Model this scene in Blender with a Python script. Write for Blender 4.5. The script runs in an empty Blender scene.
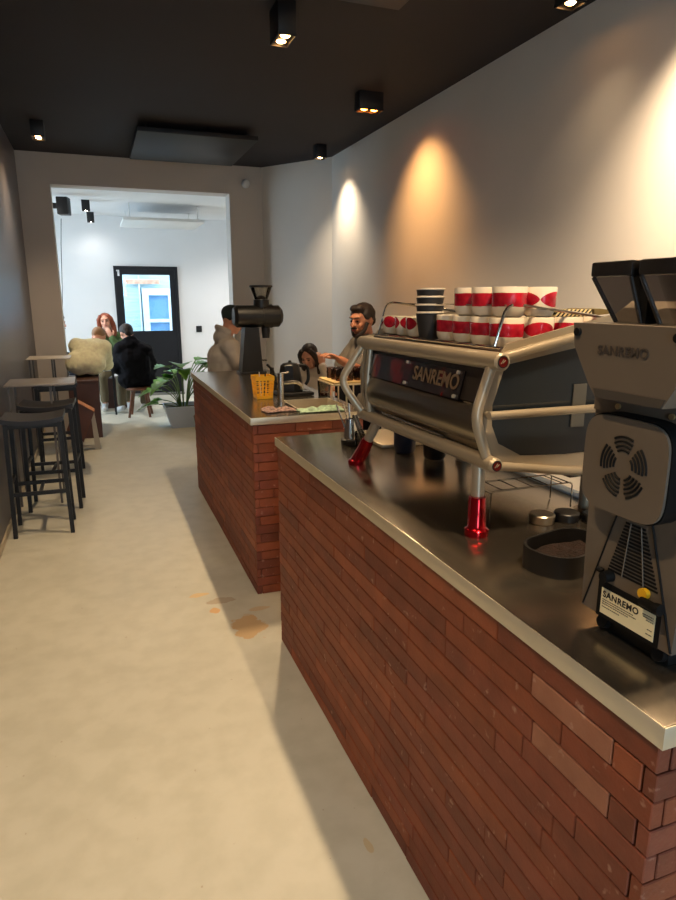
import bpy, bmesh, math, random
from math import pi, sin, cos, radians as R, sqrt, atan2
from mathutils import Vector as V, Matrix as M, noise
random.seed(7)
scn = bpy.context.scene
col = scn.collection

# ------------------------------------------------------------------ materials
def lin(c):
    return tuple(((x/255)/12.92 if x/255 <= .04045 else ((x/255+.055)/1.055)**2.4) for x in c) + (1,)
MC = {}
def mat(name, rgb, rough=.5, metal=0., var=0., vscale=8., bump=0., bscale=60., coat=0., emit=None, es=0., trans=0., ior=1.45, spec=.5, stretch=None):
    if name in MC: return MC[name]
    m = bpy.data.materials.new(name); m.use_nodes = True
    nt = m.node_tree; b = nt.nodes['Principled BSDF']
    c = lin(rgb)
    b.inputs['Base Color'].default_value = c
    b.inputs['Roughness'].default_value = rough
    b.inputs['Metallic'].default_value = metal
    b.inputs['Coat Weight'].default_value = coat
    b.inputs['IOR'].default_value = ior
    b.inputs['Specular IOR Level'].default_value = spec
    b.inputs['Transmission Weight'].default_value = trans
    if emit:
        b.inputs['Emission Color'].default_value = lin(emit); b.inputs['Emission Strength'].default_value = es
    tc = nt.nodes.new('ShaderNodeTexCoord'); mp = nt.nodes.new('ShaderNodeMapping')
    nt.links.new(tc.outputs['Object'], mp.inputs['Vector'])
    if stretch: mp.inputs['Scale'].default_value = stretch
    if var > 0:
        n = nt.nodes.new('ShaderNodeTexNoise'); n.inputs['Scale'].default_value = vscale; n.inputs['Detail'].default_value = 5
        nt.links.new(mp.outputs[0], n.inputs['Vector'])
        r = nt.nodes.new('ShaderNodeValToRGB')
        r.color_ramp.elements[0].position = .3; r.color_ramp.elements[1].position = .7
        r.color_ramp.elements[0].color = tuple(x*(1-var) for x in c[:3])+(1,)
        r.color_ramp.elements[1].color = tuple(min(1, x*(1+var)) for x in c[:3])+(1,)
        nt.links.new(n.outputs['Fac'], r.inputs['Fac']); nt.links.new(r.outputs[0], b.inputs['Base Color'])
    if bump > 0:
        n2 = nt.nodes.new('ShaderNodeTexNoise'); n2.inputs['Scale'].default_value = bscale; n2.inputs['Detail'].default_value = 4
        nt.links.new(mp.outputs[0], n2.inputs['Vector'])
        bp = nt.nodes.new('ShaderNodeBump'); bp.inputs['Strength'].default_value = bump; bp.inputs['Distance'].default_value = .01
        nt.links.new(n2.outputs['Fac'], bp.inputs['Height']); nt.links.new(bp.outputs[0], b.inputs['Normal'])
    MC[name] = m; return m

def clear_glass(name, tint=(235, 240, 240), rough=0.02, mixf=.85):
    """thin glazing: mostly see-through plus a glossy reflection"""
    if name in MC: return MC[name]
    m = bpy.data.materials.new(name); m.use_nodes = True; nt = m.node_tree
    for n in list(nt.nodes):
        if n.type == 'BSDF_PRINCIPLED': nt.nodes.remove(n)
    out = [n for n in nt.nodes if n.type == 'OUTPUT_MATERIAL'][0]
    t = nt.nodes.new('ShaderNodeBsdfTransparent'); t.inputs[0].default_value = lin(tint)
    g = nt.nodes.new('ShaderNodeBsdfGlossy'); g.inputs['Roughness'].default_value = rough
    f = nt.nodes.new('ShaderNodeFresnel'); f.inputs[0].default_value = 1.45
    mx = nt.nodes.new('ShaderNodeMixShader')
    nt.links.new(f.outputs[0], mx.inputs[0]); nt.links.new(t.outputs[0], mx.inputs[1]); nt.links.new(g.outputs[0], mx.inputs[2])
    nt.links.new(mx.outputs[0], out.inputs[0]); MC[name] = m; return m

# ------------------------------------------------------------------ mesh builder
class MB:
    def __init__(s): s.bm = bmesh.new(); s.mi = 0
    def _set(s, faces):
        for f in faces: f.material_index = s.mi
    def box(s, c, size, rot=None, bevel=0, seg=2):
        r = bmesh.ops.create_cube(s.bm, size=1)
        vs = r['verts']
        bmesh.ops.scale(s.bm, vec=size, verts=vs)
        if bevel > 0:
            es = list({e for v in vs for e in v.link_edges})
            rr = bmesh.ops.bevel(s.bm, geom=es, offset=bevel, segments=seg, affect='EDGES', profile=.5)
            vs = list({v for f in rr['faces'] for v in f.verts} | {v for v in vs if v.is_valid})
        m = M.Translation(V(c))
        if rot is not None: m = m @ rot.to_4x4()
        bmesh.ops.transform(s.bm, matrix=m, verts=vs)
        s._set({f for v in vs for f in v.link_faces}); return s
    def bb(s, x0, x1, y0, y1, z0, z1, bevel=0):
        return s.box(((x0+x1)/2, (y0+y1)/2, (z0+z1)/2), (abs(x1-x0), abs(y1-y0), abs(z1-z0)), None, bevel)
    def cyl(s, p0, p1, r0, r1=None, seg=24, cap=True):
        r1 = r0 if r1 is None else r1
        p0, p1 = V(p0), V(p1); q = (p1-p0).to_track_quat('Z', 'Y').to_matrix()
        nv = s.bm.verts.new; nf = s.bm.faces.new
        d = [q @ V((cos(2*pi*k/seg), sin(2*pi*k/seg), 0)) for k in range(seg)]
        A = [nv(p0+v*r0) for v in d]; B = [nv(p1+v*r1) for v in d]
        fs = [nf((A[k], A[(k+1) % seg], B[(k+1) % seg], B[k])) for k in range(seg)]
        if cap: fs += [nf(A[::-1]), nf(B)]
        s._set(fs); return s
    def ell(s, c, rad, rot=None, u=20, v=14):
        if isinstance(rad, (int, float)): rad = (rad,)*3
        c = V(c); nv = s.bm.verts.new; nf = s.bm.faces.new
        def P(a, b):
            p = V((cos(a)*sin(b)*rad[0], sin(a)*sin(b)*rad[1], cos(b)*rad[2])); return c+(rot @ p if rot is not None else p)
        top = nv(P(0, 0)); bot = nv(P(0, pi)); rings = [[nv(P(2*pi*k/u, pi*j/v)) for k in range(u)] for j in range(1, v)]
        fs = [nf((top, rings[0][k], rings[0][(k+1) % u])) for k in range(u)]+[nf((bot, rings[-1][(k+1) % u], rings[-1][k])) for k in range(u)]
        for a, b in zip(rings, rings[1:]): fs += [nf((a[k], b[k], b[(k+1) % u], a[(k+1) % u])) for k in range(u)]
        s._set(fs); return s
    def cap(s, p0, p1, r0, r1=None):
        r1 = r0 if r1 is None else r1
        s.ell(p0, r0, u=14, v=10); s.ell(p1, r1, u=14, v=10)
        if (V(p1)-V(p0)).length > 1e-4: s.cyl(p0, p1, r0, r1, seg=14)
        return s
    def tube(s, pts, r, seg=12, round_=0., closed=False):
        pts = [V(p) for p in pts]
        if round_ > 0 and len(pts) > 2:
            o = [pts[0]]
            for i in range(1, len(pts)-1):
                a, b, c = pts[i-1], pts[i], pts[i+1]
                d1 = min(round_, (a-b).length*.48); d2 = min(round_, (c-b).length*.48)
                q0 = b+(a-b).normalized()*d1; q1 = b+(c-b).normalized()*d2
                for k in range(7):
                    t = k/6; o.append(q0*(1-t)**2+b*2*t*(1-t)+q1*t*t)
            o.append(pts[-1]); pts = o
        rs = r if isinstance(r, list) else [r]*len(pts)
        rings = []; up = None
        for i, p in enumerate(pts):
            t = (pts[min(i+1, len(pts)-1)]-pts[max(i-1, 0)]).normalized()
            if up is None:
                up = t.orthogonal().normalized()
            up = (up-t*up.dot(t)).normalized(); sd = t.cross(up)
            rings.append([s.bm.verts.new(p+(up*cos(2*pi*k/seg)+sd*sin(2*pi*k/seg))*rs[i]) for k in range(seg)])
        fs = []
        for a, b in zip(rings, rings[1:]):
            for k in range(seg): fs.append(s.bm.faces.new((a[k], a[(k+1) % seg], b[(k+1) % seg], b[k])))
        if closed:
            a, b = rings[-1], rings[0]
            for k in range(seg): fs.append(s.bm.faces.new((a[k], a[(k+1) % seg], b[(k+1) % seg], b[k])))
        else:
            fs.append(s.bm.faces.new(rings[0][::-1])); fs.append(s.bm.faces.new(rings[-1]))
        s._set(fs); return s
    def lathe(s, prof, c=(0, 0, 0), seg=32, rot=None):
        c = V(c); rings = []; fs = []
        for r, z in prof:
            if r < 1e-5: rings.append([s.bm.verts.new((0, 0, z))])
            else: rings.append([s.bm.verts.new((r*cos(2*pi*k/seg), r*sin(2*pi*k/seg), z)) for k in range(seg)])
        for a, b in zip(rings, rings[1:]):
            for k in range(seg):
                q = [a[k % len(a)], a[(k+1) % len(a)], b[(k+1) % len(b)], b[k % len(b)]]
                q2 = []
                for v in q:
                    if v not in q2: q2.append(v)
                if len(q2) > 2: fs.append(s.bm.faces.new(q2))
        m = M.Translation(c) @ (rot.to_4x4() if rot is not None else M.Identity(4))
        bmesh.ops.transform(s.bm, matrix=m, verts=[v for r in rings for v in r])
        s._set(fs); return s
    def prism(s, poly, d0, d1, axes='xz'):
        """poly 2D in given plane, extruded along the remaining axis from d0 to d1"""
        def P(a, b, d):
            return {'xz': (a, d, b), 'yz': (d, a, b), 'xy': (a, b, d)}[axes]
        A = [s.bm.verts.new(P(a, b, d0)) for a, b in poly]; B = [s.bm.verts.new(P(a, b, d1)) for a, b in poly]
        n = len(poly)
        fs = [s.bm.faces.new(A[::-1]), s.bm.faces.new(B)]
        for i in range(n): fs.append(s.bm.faces.new((A[i], A[(i+1) % n], B[(i+1) % n], B[i])))
        s._set(fs); return s
    def ringprism(s, outer, inner, d0, d1, axes='xz'):
        """frame between two outlines of equal point count"""
        def P(a, b, d):
            return {'xz': (a, d, b), 'yz': (d, a, b), 'xy': (a, b, d)}[axes]
        n = len(outer); L = []
        for d in (d0, d1):
            L.append([s.bm.verts.new(P(a, b, d)) for a, b in outer]); L.append([s.bm.verts.new(P(a, b, d)) for a, b in inner])
        o0, i0, o1, i1 = L; fs = []
        for k in range(n):
            j = (k+1) % n
            fs += [s.bm.faces.new((o0[k], o0[j], i0[j], i0[k])), s.bm.faces.new((o1[k], i1[k], i1[j], o1[j])),
                   s.bm.faces.new((o0[k], o1[k], o1[j], o0[j])), s.bm.faces.new((i0[k], i0[j], i1[j], i1[k]))]
        s._set(fs); return s
    def build(s, name, m, parent=None, origin=None, world=False, smooth=True, ang=35):
        me = bpy.data.meshes.new(name)
        bmesh.ops.recalc_face_normals(s.bm, faces=s.bm.faces[:])
        s.bm.to_mesh(me); s.bm.free()
        off = None
        if world and parent:
            p = parent; off = V((0, 0, 0))
            while p: off += p.location; p = p.parent
        elif origin is not None: off = V(origin)
        if off is not None: me.transform(M.Translation(-off))
        for mm in (m if isinstance(m, (list, tuple)) else [m]): me.materials.append(mm)
        if smooth and len(me.polygons):
            me.polygons.foreach_set('use_smooth', [True]*len(me.polygons))
            me.set_sharp_from_angle(angle=R(ang))
        o = bpy.data.objects.new(name, me); col.objects.link(o)
        if parent: o.parent = parent
        if origin is not None: o.location = origin
        return o

def tag(o, label=None, cat=None, group=None, kind=None):
    if label: o['label'] = label
    if cat: o['category'] = cat
    if group: o['group'] = group
    if kind: o['kind'] = kind
    return o
def thing(name, loc, label, cat, group=None, rz=0):
    o = bpy.data.objects.new(name, None); col.objects.link(o); o.location = loc; o.rotation_euler = (0, 0, rz)
    o.empty_display_size = .1
    return tag(o, label, cat, group)
def struct(o): o['kind'] = 'structure'; return o
def dup(o, loc=None, rz=None, label=None, group=None, parent=None):
    c = o.copy(); col.objects.link(c); c.parent = parent
    if loc is not None: c.location = loc
    if rz is not None: c.rotation_euler = (0, 0, rz)
    if label: c['label'] = label
    if group: c['group'] = group
    for ch in list(o.children): dup(ch, parent=c)
    return c
def text(s, size, name, m, parent, mtx, extrude=.0004, bold=0., spacing=1., align='CENTER'):
    cu = bpy.data.curves.new(name, 'FONT'); cu.body = s; cu.size = size; cu.extrude = extrude; cu.offset = bold
    cu.space_character = spacing; cu.align_x = align; cu.align_y = 'CENTER'
    to = bpy.data.objects.new('t', cu); col.objects.link(to)
    bpy.context.view_layer.update()
    me = bpy.data.meshes.new_from_object(to.evaluated_get(bpy.context.evaluated_depsgraph_get()))
    bpy.data.objects.remove(to)
    me.transform(mtx); me.materials.clear(); me.materials.append(m)
    o = bpy.data.objects.new(name, me); col.objects.link(o); o.parent = parent; return o
def remesh(o, vox, smooth=4, wr=0., ws=8.):
    md = o.modifiers.new('r', 'REMESH'); md.mode = 'VOXEL'; md.voxel_size = vox
    sm = o.modifiers.new('s', 'SMOOTH'); sm.factor = .5; sm.iterations = smooth
    bpy.context.view_layer.update()
    me = bpy.data.meshes.new_from_object(o.evaluated_get(bpy.context.evaluated_depsgraph_get()))
    o.modifiers.clear(); old = o.data; mats = list(old.materials); o.data = me; me.name = old.name+'_m'
    me.materials.clear()
    for m_ in mats: me.materials.append(m_)
    if wr > 0:
        for v in me.vertices:
            n = noise.noise(v.co*ws+V((3.1, 1.7, .3))) + .5*noise.noise(v.co*ws*2.3)
            v.co += v.normal*n*wr
    me.polygons.foreach_set('use_smooth', [True]*len(me.polygons))
    return o

# ------------------------------------------------------------------ palette
steel = mat('brushed_steel', (158, 147, 132), .21, .95, var=.06, vscale=6, bump=.03, bscale=220, stretch=(30, 1, 1))
steel_edge = mat('steel_edge', (205, 192, 166), .42, .45, var=.05)  # paler copy of the steel; worktop edge's bright reflection put into its colour
chrome = mat('chrome', (215, 212, 205), .12, 1.)
black = mat('matt_black', (22, 21, 22), .5)
blackp = mat('black_plastic', (17, 17, 18), .4)
blackg = mat('gloss_black', (14, 14, 16), .12, coat=.4)
champagne = mat('champagne_enamel', (168, 154, 132), .36, .4, coat=.15)
redan = mat('red_anodised', (190, 14, 28), .18, .9, coat=.5)
wallr = mat('warm_white_plaster', (222, 216, 208), .7, var=.03, vscale=2, bump=.08, bscale=30)
walle = mat('greige_plaster', (190, 182, 174), .7, var=.03, vscale=2, bump=.06, bscale=30)
wall2 = mat('white_plaster', (228, 228, 228), .75, var=.02, vscale=2)
walll = mat('dark_grey_paint', (84, 80, 82), .35, var=.05, vscale=1.5, bump=.05, bscale=20)
ceilm = mat('near_black_ceiling_paint', (33, 28, 31), .8, var=.12, vscale=1.3)
woodst = mat('brown_wood', (104, 66, 44), .5, var=.2, vscale=5, stretch=(1, 1, 8))
darkbrown = mat('dark_brown_board', (84, 54, 44), .5, var=.1)

# ------------------------------------------------------------------ room numbers
H = 3.09; XL = -.675; XR = 2.63; YE = 8.144; YD = 10.88; H2 = 2.77
CT = .965

# floor: pale polished screed with soft mottling, scuffs and a worn tan stain
def floor_mat():
    m = bpy.data.materials.new('polished_screed'); m.use_nodes = True; nt = m.node_tree; b = nt.nodes['Principled BSDF']
    L = nt.links.new; N = nt.nodes.new
    geo = N('ShaderNodeNewGeometry')
    n1 = N('ShaderNodeTexNoise'); n1.inputs['Scale'].default_value = 1.6; n1.inputs['Detail'].default_value = 6; n1.inputs['Distortion'].default_value = .6
    L(geo.outputs['Position'], n1.inputs['Vector'])
    cr = N('ShaderNodeValToRGB'); L(n1.outputs['Fac'], cr.inputs[0])
    cr.color_ramp.elements[0].position = .3; cr.color_ramp.elements[0].color = lin((192, 189, 174))
    cr.color_ramp.elements[1].position = .72; cr.color_ramp.elements[1].color = lin((202, 199, 184))
    n2 = N('ShaderNodeTexNoise'); n2.inputs['Scale'].default_value = 9; n2.inputs['Detail'].default_value = 8
    L(geo.outputs['Position'], n2.inputs['Vector'])
    mx = N('ShaderNodeMix'); mx.data_type = 'RGBA'; mx.blend_type = 'MULTIPLY'; mx.inputs[0].default_value = 1
    cr2 = N('ShaderNodeValToRGB'); cr2.color_ramp.elements[0].position = .35; cr2.color_ramp.elements[0].color = (.9, .9, .88, 1); cr2.color_ramp.elements[1].position = .6; cr2.color_ramp.elements[1].color = (1, 1, 1, 1)
    L(n2.outputs['Fac'], cr2.inputs[0]); L(cr.outputs[0], mx.inputs[6]); L(cr2.outputs[0], mx.inputs[7])
    last = mx.outputs[2]
    # fine specks
    n3 = N('ShaderNodeTexNoise'); n3.inputs['Scale'].default_value = 45; n3.inputs['Detail'].default_value = 2
    L(geo.outputs['Position'], n3.inputs['Vector'])
    c3 = N('ShaderNodeValToRGB'); c3.color_ramp.elements[0].position = .74; c3.color_ramp.elements[0].color = (0, 0, 0, 1); c3.color_ramp.elements[1].position = .78; c3.color_ramp.elements[1].color = (.5, .5, .5, 1)
    L(n3.outputs['Fac'], c3.inputs[0])
    mm = N('ShaderNodeMix'); mm.data_type = 'RGBA'; L(c3.outputs[0], mm.inputs[0]); L(last, mm.inputs[6]); mm.inputs[7].default_value = lin((140, 110, 70)); last = mm.outputs[2]
    # stains (worn patches): blobs with ragged edge
    nn = N('ShaderNodeTexNoise'); nn.inputs['Scale'].default_value = 16; nn.inputs['Detail'].default_value = 3; L(geo.outputs['Position'], nn.inputs['Vector'])
    for (sx, sy, sr, sq, cc, f) in [(.575, 2.80, .085, 1.5, (192, 152, 94), .75), (.445, 3.02, .03, 1., (206, 158, 100), .8), (.50, 3.12, .07, .5, (150, 120, 84), .5), (.67, 2.96, .06, .35, (192, 152, 94), .5), (.40, 3.22, .05, .5, (214, 178, 110), .7), (.62, 1.42, .010, 3, (186, 160, 110), .6)]:
        sb = N('ShaderNodeVectorMath'); sb.operation = 'SUBTRACT'; L(geo.outputs['Position'], sb.inputs[0]); sb.inputs[1].default_value = (sx, sy, 0)
        ml = N('ShaderNodeVectorMath'); ml.operation = 'MULTIPLY'; L(sb.outputs[0], ml.inputs[0]); ml.inputs[1].default_value = (1, 1/sq if sq > 1 else 1/sq, 0)
        ln = N('ShaderNodeVectorMath'); ln.operation = 'LENGTH'; L(ml.outputs[0], ln.inputs[0])
        ad = N('ShaderNodeMath'); ad.operation = 'MULTIPLY_ADD'; L(nn.outputs['Fac'], ad.inputs[0]); ad.inputs[1].default_value = sr*1.6; ad.inputs[2].default_value = -sr*.8
        a2 = N('ShaderNodeMath'); a2.operation = 'ADD'; L(ln.outputs['Value'], a2.inputs[0]); L(ad.outputs[0], a2.inputs[1])
        mr = N('ShaderNodeMapRange'); L(a2.outputs[0], mr.inputs[0]); mr.inputs[1].default_value = sr*1.02; mr.inputs[2].default_value = sr*.9; mr.inputs[3].default_value = 0; mr.inputs[4].default_value = f
        mm = N('ShaderNodeMix'); mm.data_type = 'RGBA'; L(mr.outputs[0], mm.inputs[0]); L(last, mm.inputs[6]); mm.inputs[7].default_value = lin(cc); last = mm.outputs[2]
    L(last, b.inputs['Base Color'])
    b.inputs['Roughness'].default_value = .42
    r2 = N('ShaderNodeMapRange'); L(n2.outputs['Fac'], r2.inputs[0]); r2.inputs[3].default_value = .34; r2.inputs[4].default_value = .55; L(r2.outputs[0], b.inputs['Roughness'])
    return m
floorm = floor_mat()
X2L, X2R = -2.2, 3.2
struct(MB().bb(X2L-.2, X2R+.2, -2.2, YD+.1, -.1, 0).build('floor', floorm, smooth=False))
struct(MB().bb(XL-.2, XR+.3, -2.2, YE+.25, H, H+.1).build('ceiling', ceilm, smooth=False))
struct(MB().bb(XL-.15, XL, -2.2, YE, 0, H).build('wall_left', walll, smooth=False))
struct(MB().bb(XR, XR+.15, -2.2, 7.3, 0, H).build('wall_right', wallr, smooth=False))
# slanting wall piece between right wall and end wall
struct(MB().prism([(XR, 7.286), (XR+.15, 7.286), (2.2, YE+.25), (2.03, YE)], 0, H, 'xy').build('wall_corner', wallr, smooth=False))
OX0, OX1 = -.355, 1.625
w = MB().bb(XL-.15, OX0, YE, YE+.25, 0, H).bb(OX1, 2.2, YE, YE+.25, 0, H).bb(OX0, OX1, YE, YE+.25, H2, H)
struct(w.build('wall_end', walle, smooth=False))
base = mat('pale_skirting', (176, 164, 142), .5)
struct(MB().bb(XL, XL+.012, -2.2, YE, 0, .045, .003).build('baseboard_left', base))
# back room
struct(MB().bb(X2L, X2R, YE+.25, YD+.1, H2, H2+.1).build('ceiling_back_room', wall2, smooth=False))
DX0, DX1, DZ = .315, 1.285, 2.035
w = MB().bb(X2L, DX0, YD, YD+.12, 0, H2).bb(DX1, X2R, YD, YD+.12, 0, H2).bb(DX0, DX1, YD, YD+.12, DZ, H2)
struct(w.build('wall_back', wall2, smooth=False))
struct(MB().bb(X2R, X2R+.1, YE+.25, YD+.1, 0, H2).build('wall_back_room_right', wall2, smooth=False))
struct(MB().bb(2.2, X2R+.1, YE+.1, YE+.25, 0, H2).bb(X2L, XL-.15, YE+.1, YE+.25, 0, H2).build('wall_back_room_front', wall2, smooth=False))
WY0, WY1, WZ0, WZ1 = 8.5, 10.75, .35, 2.68
w = MB().bb(X2L-.1, X2L, YE+.1, WY0, 0, H2).bb(X2L-.1, X2L, WY1, YD+.1, 0, H2).bb(X2L-.1, X2L, WY0, WY1, 0, WZ0).bb(X2L-.1, X2L, WY0, WY1, WZ1, H2)
struct(w.build('wall_back_room_left', wall2, smooth=False))
wf = mat('window_frame_white', (215, 215, 212), .5)
gl = clear_glass('window_glass')
w1 = thing('window_1', (X2L-.05, 9.6, WZ0), None, None); struct(w1)
MB().ringprism([(WY0, WZ0), (WY1, WZ0), (WY1, WZ1), (WY0, WZ1)], [(WY0+.06, WZ0+.06), (WY1-.06, WZ0+.06), (WY1-.06, WZ1-.06), (WY0+.06, WZ1-.06)], X2L-.08, X2L-.02, 'yz').build('window_frame', wf, w1, world=True, smooth=False)
MB().bb(X2L-.052, X2L-.046, WY0+.06, WY1-.06, WZ0+.06, WZ1-.06).build('pane', gl, w1, world=True, smooth=False)
# shopfront behind the camera
SY = -2.1; FX = 1.15
w = MB().bb(XL-.15, XL+.1, SY-.1, SY, 0, H).bb(FX, XR+.15, SY-.1, SY, 0, H).bb(XL+.1, FX, SY-.1, SY, 2.3, H).bb(XL+.1, FX, SY-.1, SY, 0, .5)
struct(w.build('wall_front', walle, smooth=False))
w2 = thing('window_2', (.3, SY-.05, .5), None, None); struct(w2)
MB().ringprism([(XL+.1, .5), (FX, .5), (FX, 2.3), (XL+.1, 2.3)], [(XL+.17, .57), (FX-.07, .57), (FX-.07, 2.23), (XL+.17, 2.23)], SY-.08, SY-.02).build('window_frame', black, w2, world=True, smooth=False)
MB().bb(XL+.17, FX-.07, SY-.053, SY-.047, .57, 2.23).build('pane', gl, w2, world=True, smooth=False)

# black half glazed door in the back wall
dm = mat('door_charcoal_paint', (20, 21, 27), .45, var=.06)
d = thing('door_1', (.82, YD-.02, 0), None, None); struct(d)
MB().ringprism([(DX0, 0), (DX1, 0), (DX1, DZ), (DX0, DZ)], [(DX0+.05, .03), (DX1-.05, .03), (DX1-.05, DZ-.05), (DX0+.05, DZ-.05)], YD-.03, YD+.05).build('door_frame', dm, d, world=True, smooth=False)
gx0, gx1, gz0, gz1 = .44, 1.16, 1.035, 1.905
MB().ringprism([(DX0+.05, .03), (DX1-.05, .03), (DX1-.05, DZ-.05), (DX0+.05, DZ-.05)], [(gx0, gz0), (gx1, gz0), (gx1, gz1), (gx0, gz1)], YD-.015, YD+.03).build('door_leaf', dm, d, world=True, smooth=False)
MB().bb(gx0, gx1, YD+.004, YD+.01, gz0, gz1).build('pane', gl, d, world=True, smooth=False)
MB().bb(.37, .40, YD-.034, YD-.031, 1.885, 1.965).bb(.355, .40, YD-.034, YD-.031, 1.955, 1.975).build('door_number', mat('white_vinyl', (225, 225, 225), .5), d, world=True, smooth=False)
MB().bb(DX0, DX1, YD-.10, YD-.03, 0, .035).build('door_sill', mat('sill_grey', (120, 120, 115), .5), d, world=True, smooth=False)
MB().bb(.395, .41, YD-.06, YD-.03, .93, 1.05).tube([(.403, YD-.06, 1.0), (.403, YD-.075, 1.0), (.50, YD-.075, 1.0)], .007).build('door_handle', black, d, world=True)

# exterior seen through the door pane
ex = mat('weathered_pale_blue_boards', (175, 195, 200), .8, var=.12, vscale=3, stretch=(1, 1, 10))
yh = 12.6
hs = thing('neighbouring_house', (1, yh, -.05), 'pale blue boarded house with a window, seen through the door glass', 'house')
w = MB()
for k in range(26): w.box((.9, yh+.06, .08+k*.145), (5, .05, .15), M.Rotation(R(7), 3, 'X'))
w.build('boarding', ex, hs, world=True, smooth=False)
wfm = mat('peeling_white_frame', (205, 215, 220), .7, var=.1)
w = MB().ringprism([(.83, .8), (1.36, .8), (1.36, 1.72), (.83, 1.72)], [(.94, .86), (1.29, .86), (1.29, 1.60), (.94, 1.60)], yh-.08, yh+.02)
w.bb(.94, 1.29, yh-.07, yh, 1.11, 1.17); w.bb(.78, .80, yh-.05, yh+.03, .6, 2.2)
w.build('window_frame', wfm, hs, world=True, smooth=False)
MB().bb(.94, 1.29, yh-.02, yh, .86, 1.60).build('window_pane', mat('blue_pane', (110, 150, 190), .15), hs, world=True, smooth=False)
MB().bb(.55, 1.15, yh-.06, yh-.01, 1.80, 1.88).build('rusty_board', mat('rusty_orange', (196, 150, 125), .8, var=.3, vscale=14), hs, world=True, smooth=False)
struct(MB().bb(-1.5, 4, YD+.12, 13.2, -.12, -.02).build('trim_1', mat('yard_concrete', (150, 150, 148), .9), smooth=False))

# ------------------------------------------------------------------ counters
brick_gap = mat('dark_joint', (44, 26, 20), .9)
def brick_mat():
    m = bpy.data.materials.new('terracotta_brick_slips'); m.use_nodes = True; nt = m.node_tree; b = nt.nodes['Principled BSDF']; L = nt.links.new; N = nt.nodes.new
    at = N('ShaderNodeAttribute'); at.attribute_name = 'tone'; at.attribute_type = 'GEOMETRY'
    geo = N('ShaderNodeTexCoord')
    n1 = N('ShaderNodeTexNoise'); n1.inputs['Scale'].default_value = 14; n1.inputs['Detail'].default_value = 8; L(geo.outputs['Object'], n1.inputs['Vector'])
    cr = N('ShaderNodeValToRGB'); cr.color_ramp.elements[0].position = .3; cr.color_ramp.elements[0].color = (.78, .74, .72, 1); cr.color_ramp.elements[1].position = .7; cr.color_ramp.elements[1].color = (1.12, 1.12, 1.12, 1)
    L(n1.outputs['Fac'], cr.inputs[0])
    mx = N('ShaderNodeMix'); mx.data_type = 'RGBA'; mx.blend_type = 'MULTIPLY'; mx.inputs[0].default_value = 1
    L(at.outputs['Color'], mx.inputs[6]); L(cr.outputs[0], mx.inputs[7])
    # chalky flecks
    n3 = N('ShaderNodeTexNoise'); n3.inputs['Scale'].default_value = 38; n3.inputs['Detail'].default_value = 3; L(geo.outputs['Object'], n3.inputs['Vector'])
    c3 = N('ShaderNodeValToRGB'); c3.color_ramp.elements[0].position = .66; c3.color_ramp.elements[0].color = (0, 0, 0, 1); c3.color_ramp.elements[1].position = .76; c3.color_ramp.elements[1].color = (.55, .55, .55, 1)
    L(n3.outputs['Fac'], c3.inputs[0])
    m2 = N('ShaderNodeMix'); m2.data_type = 'RGBA'; L(c3.outputs[0], m2.inputs[0]); L(mx.outputs[2], m2.inputs[6]); m2.inputs[7].default_value = lin((190, 150, 130))
    L(m2.outputs[2], b.inputs['Base Color']); b.inputs['Roughness'].default_value = .62
    n2 = N('ShaderNodeTexNoise'); n2.inputs['Scale'].default_value = 120; L(geo.outputs['Object'], n2.inputs['Vector'])
    bp = N('ShaderNodeBump'); bp.inputs['Strength'].default_value = .25; bp.inputs['Distance'].default_value = .004; L(n2.outputs['Fac'], bp.inputs['Height']); L(bp.outputs[0], b.inputs['Normal'])
    return m
brickm = brick_mat()
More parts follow.
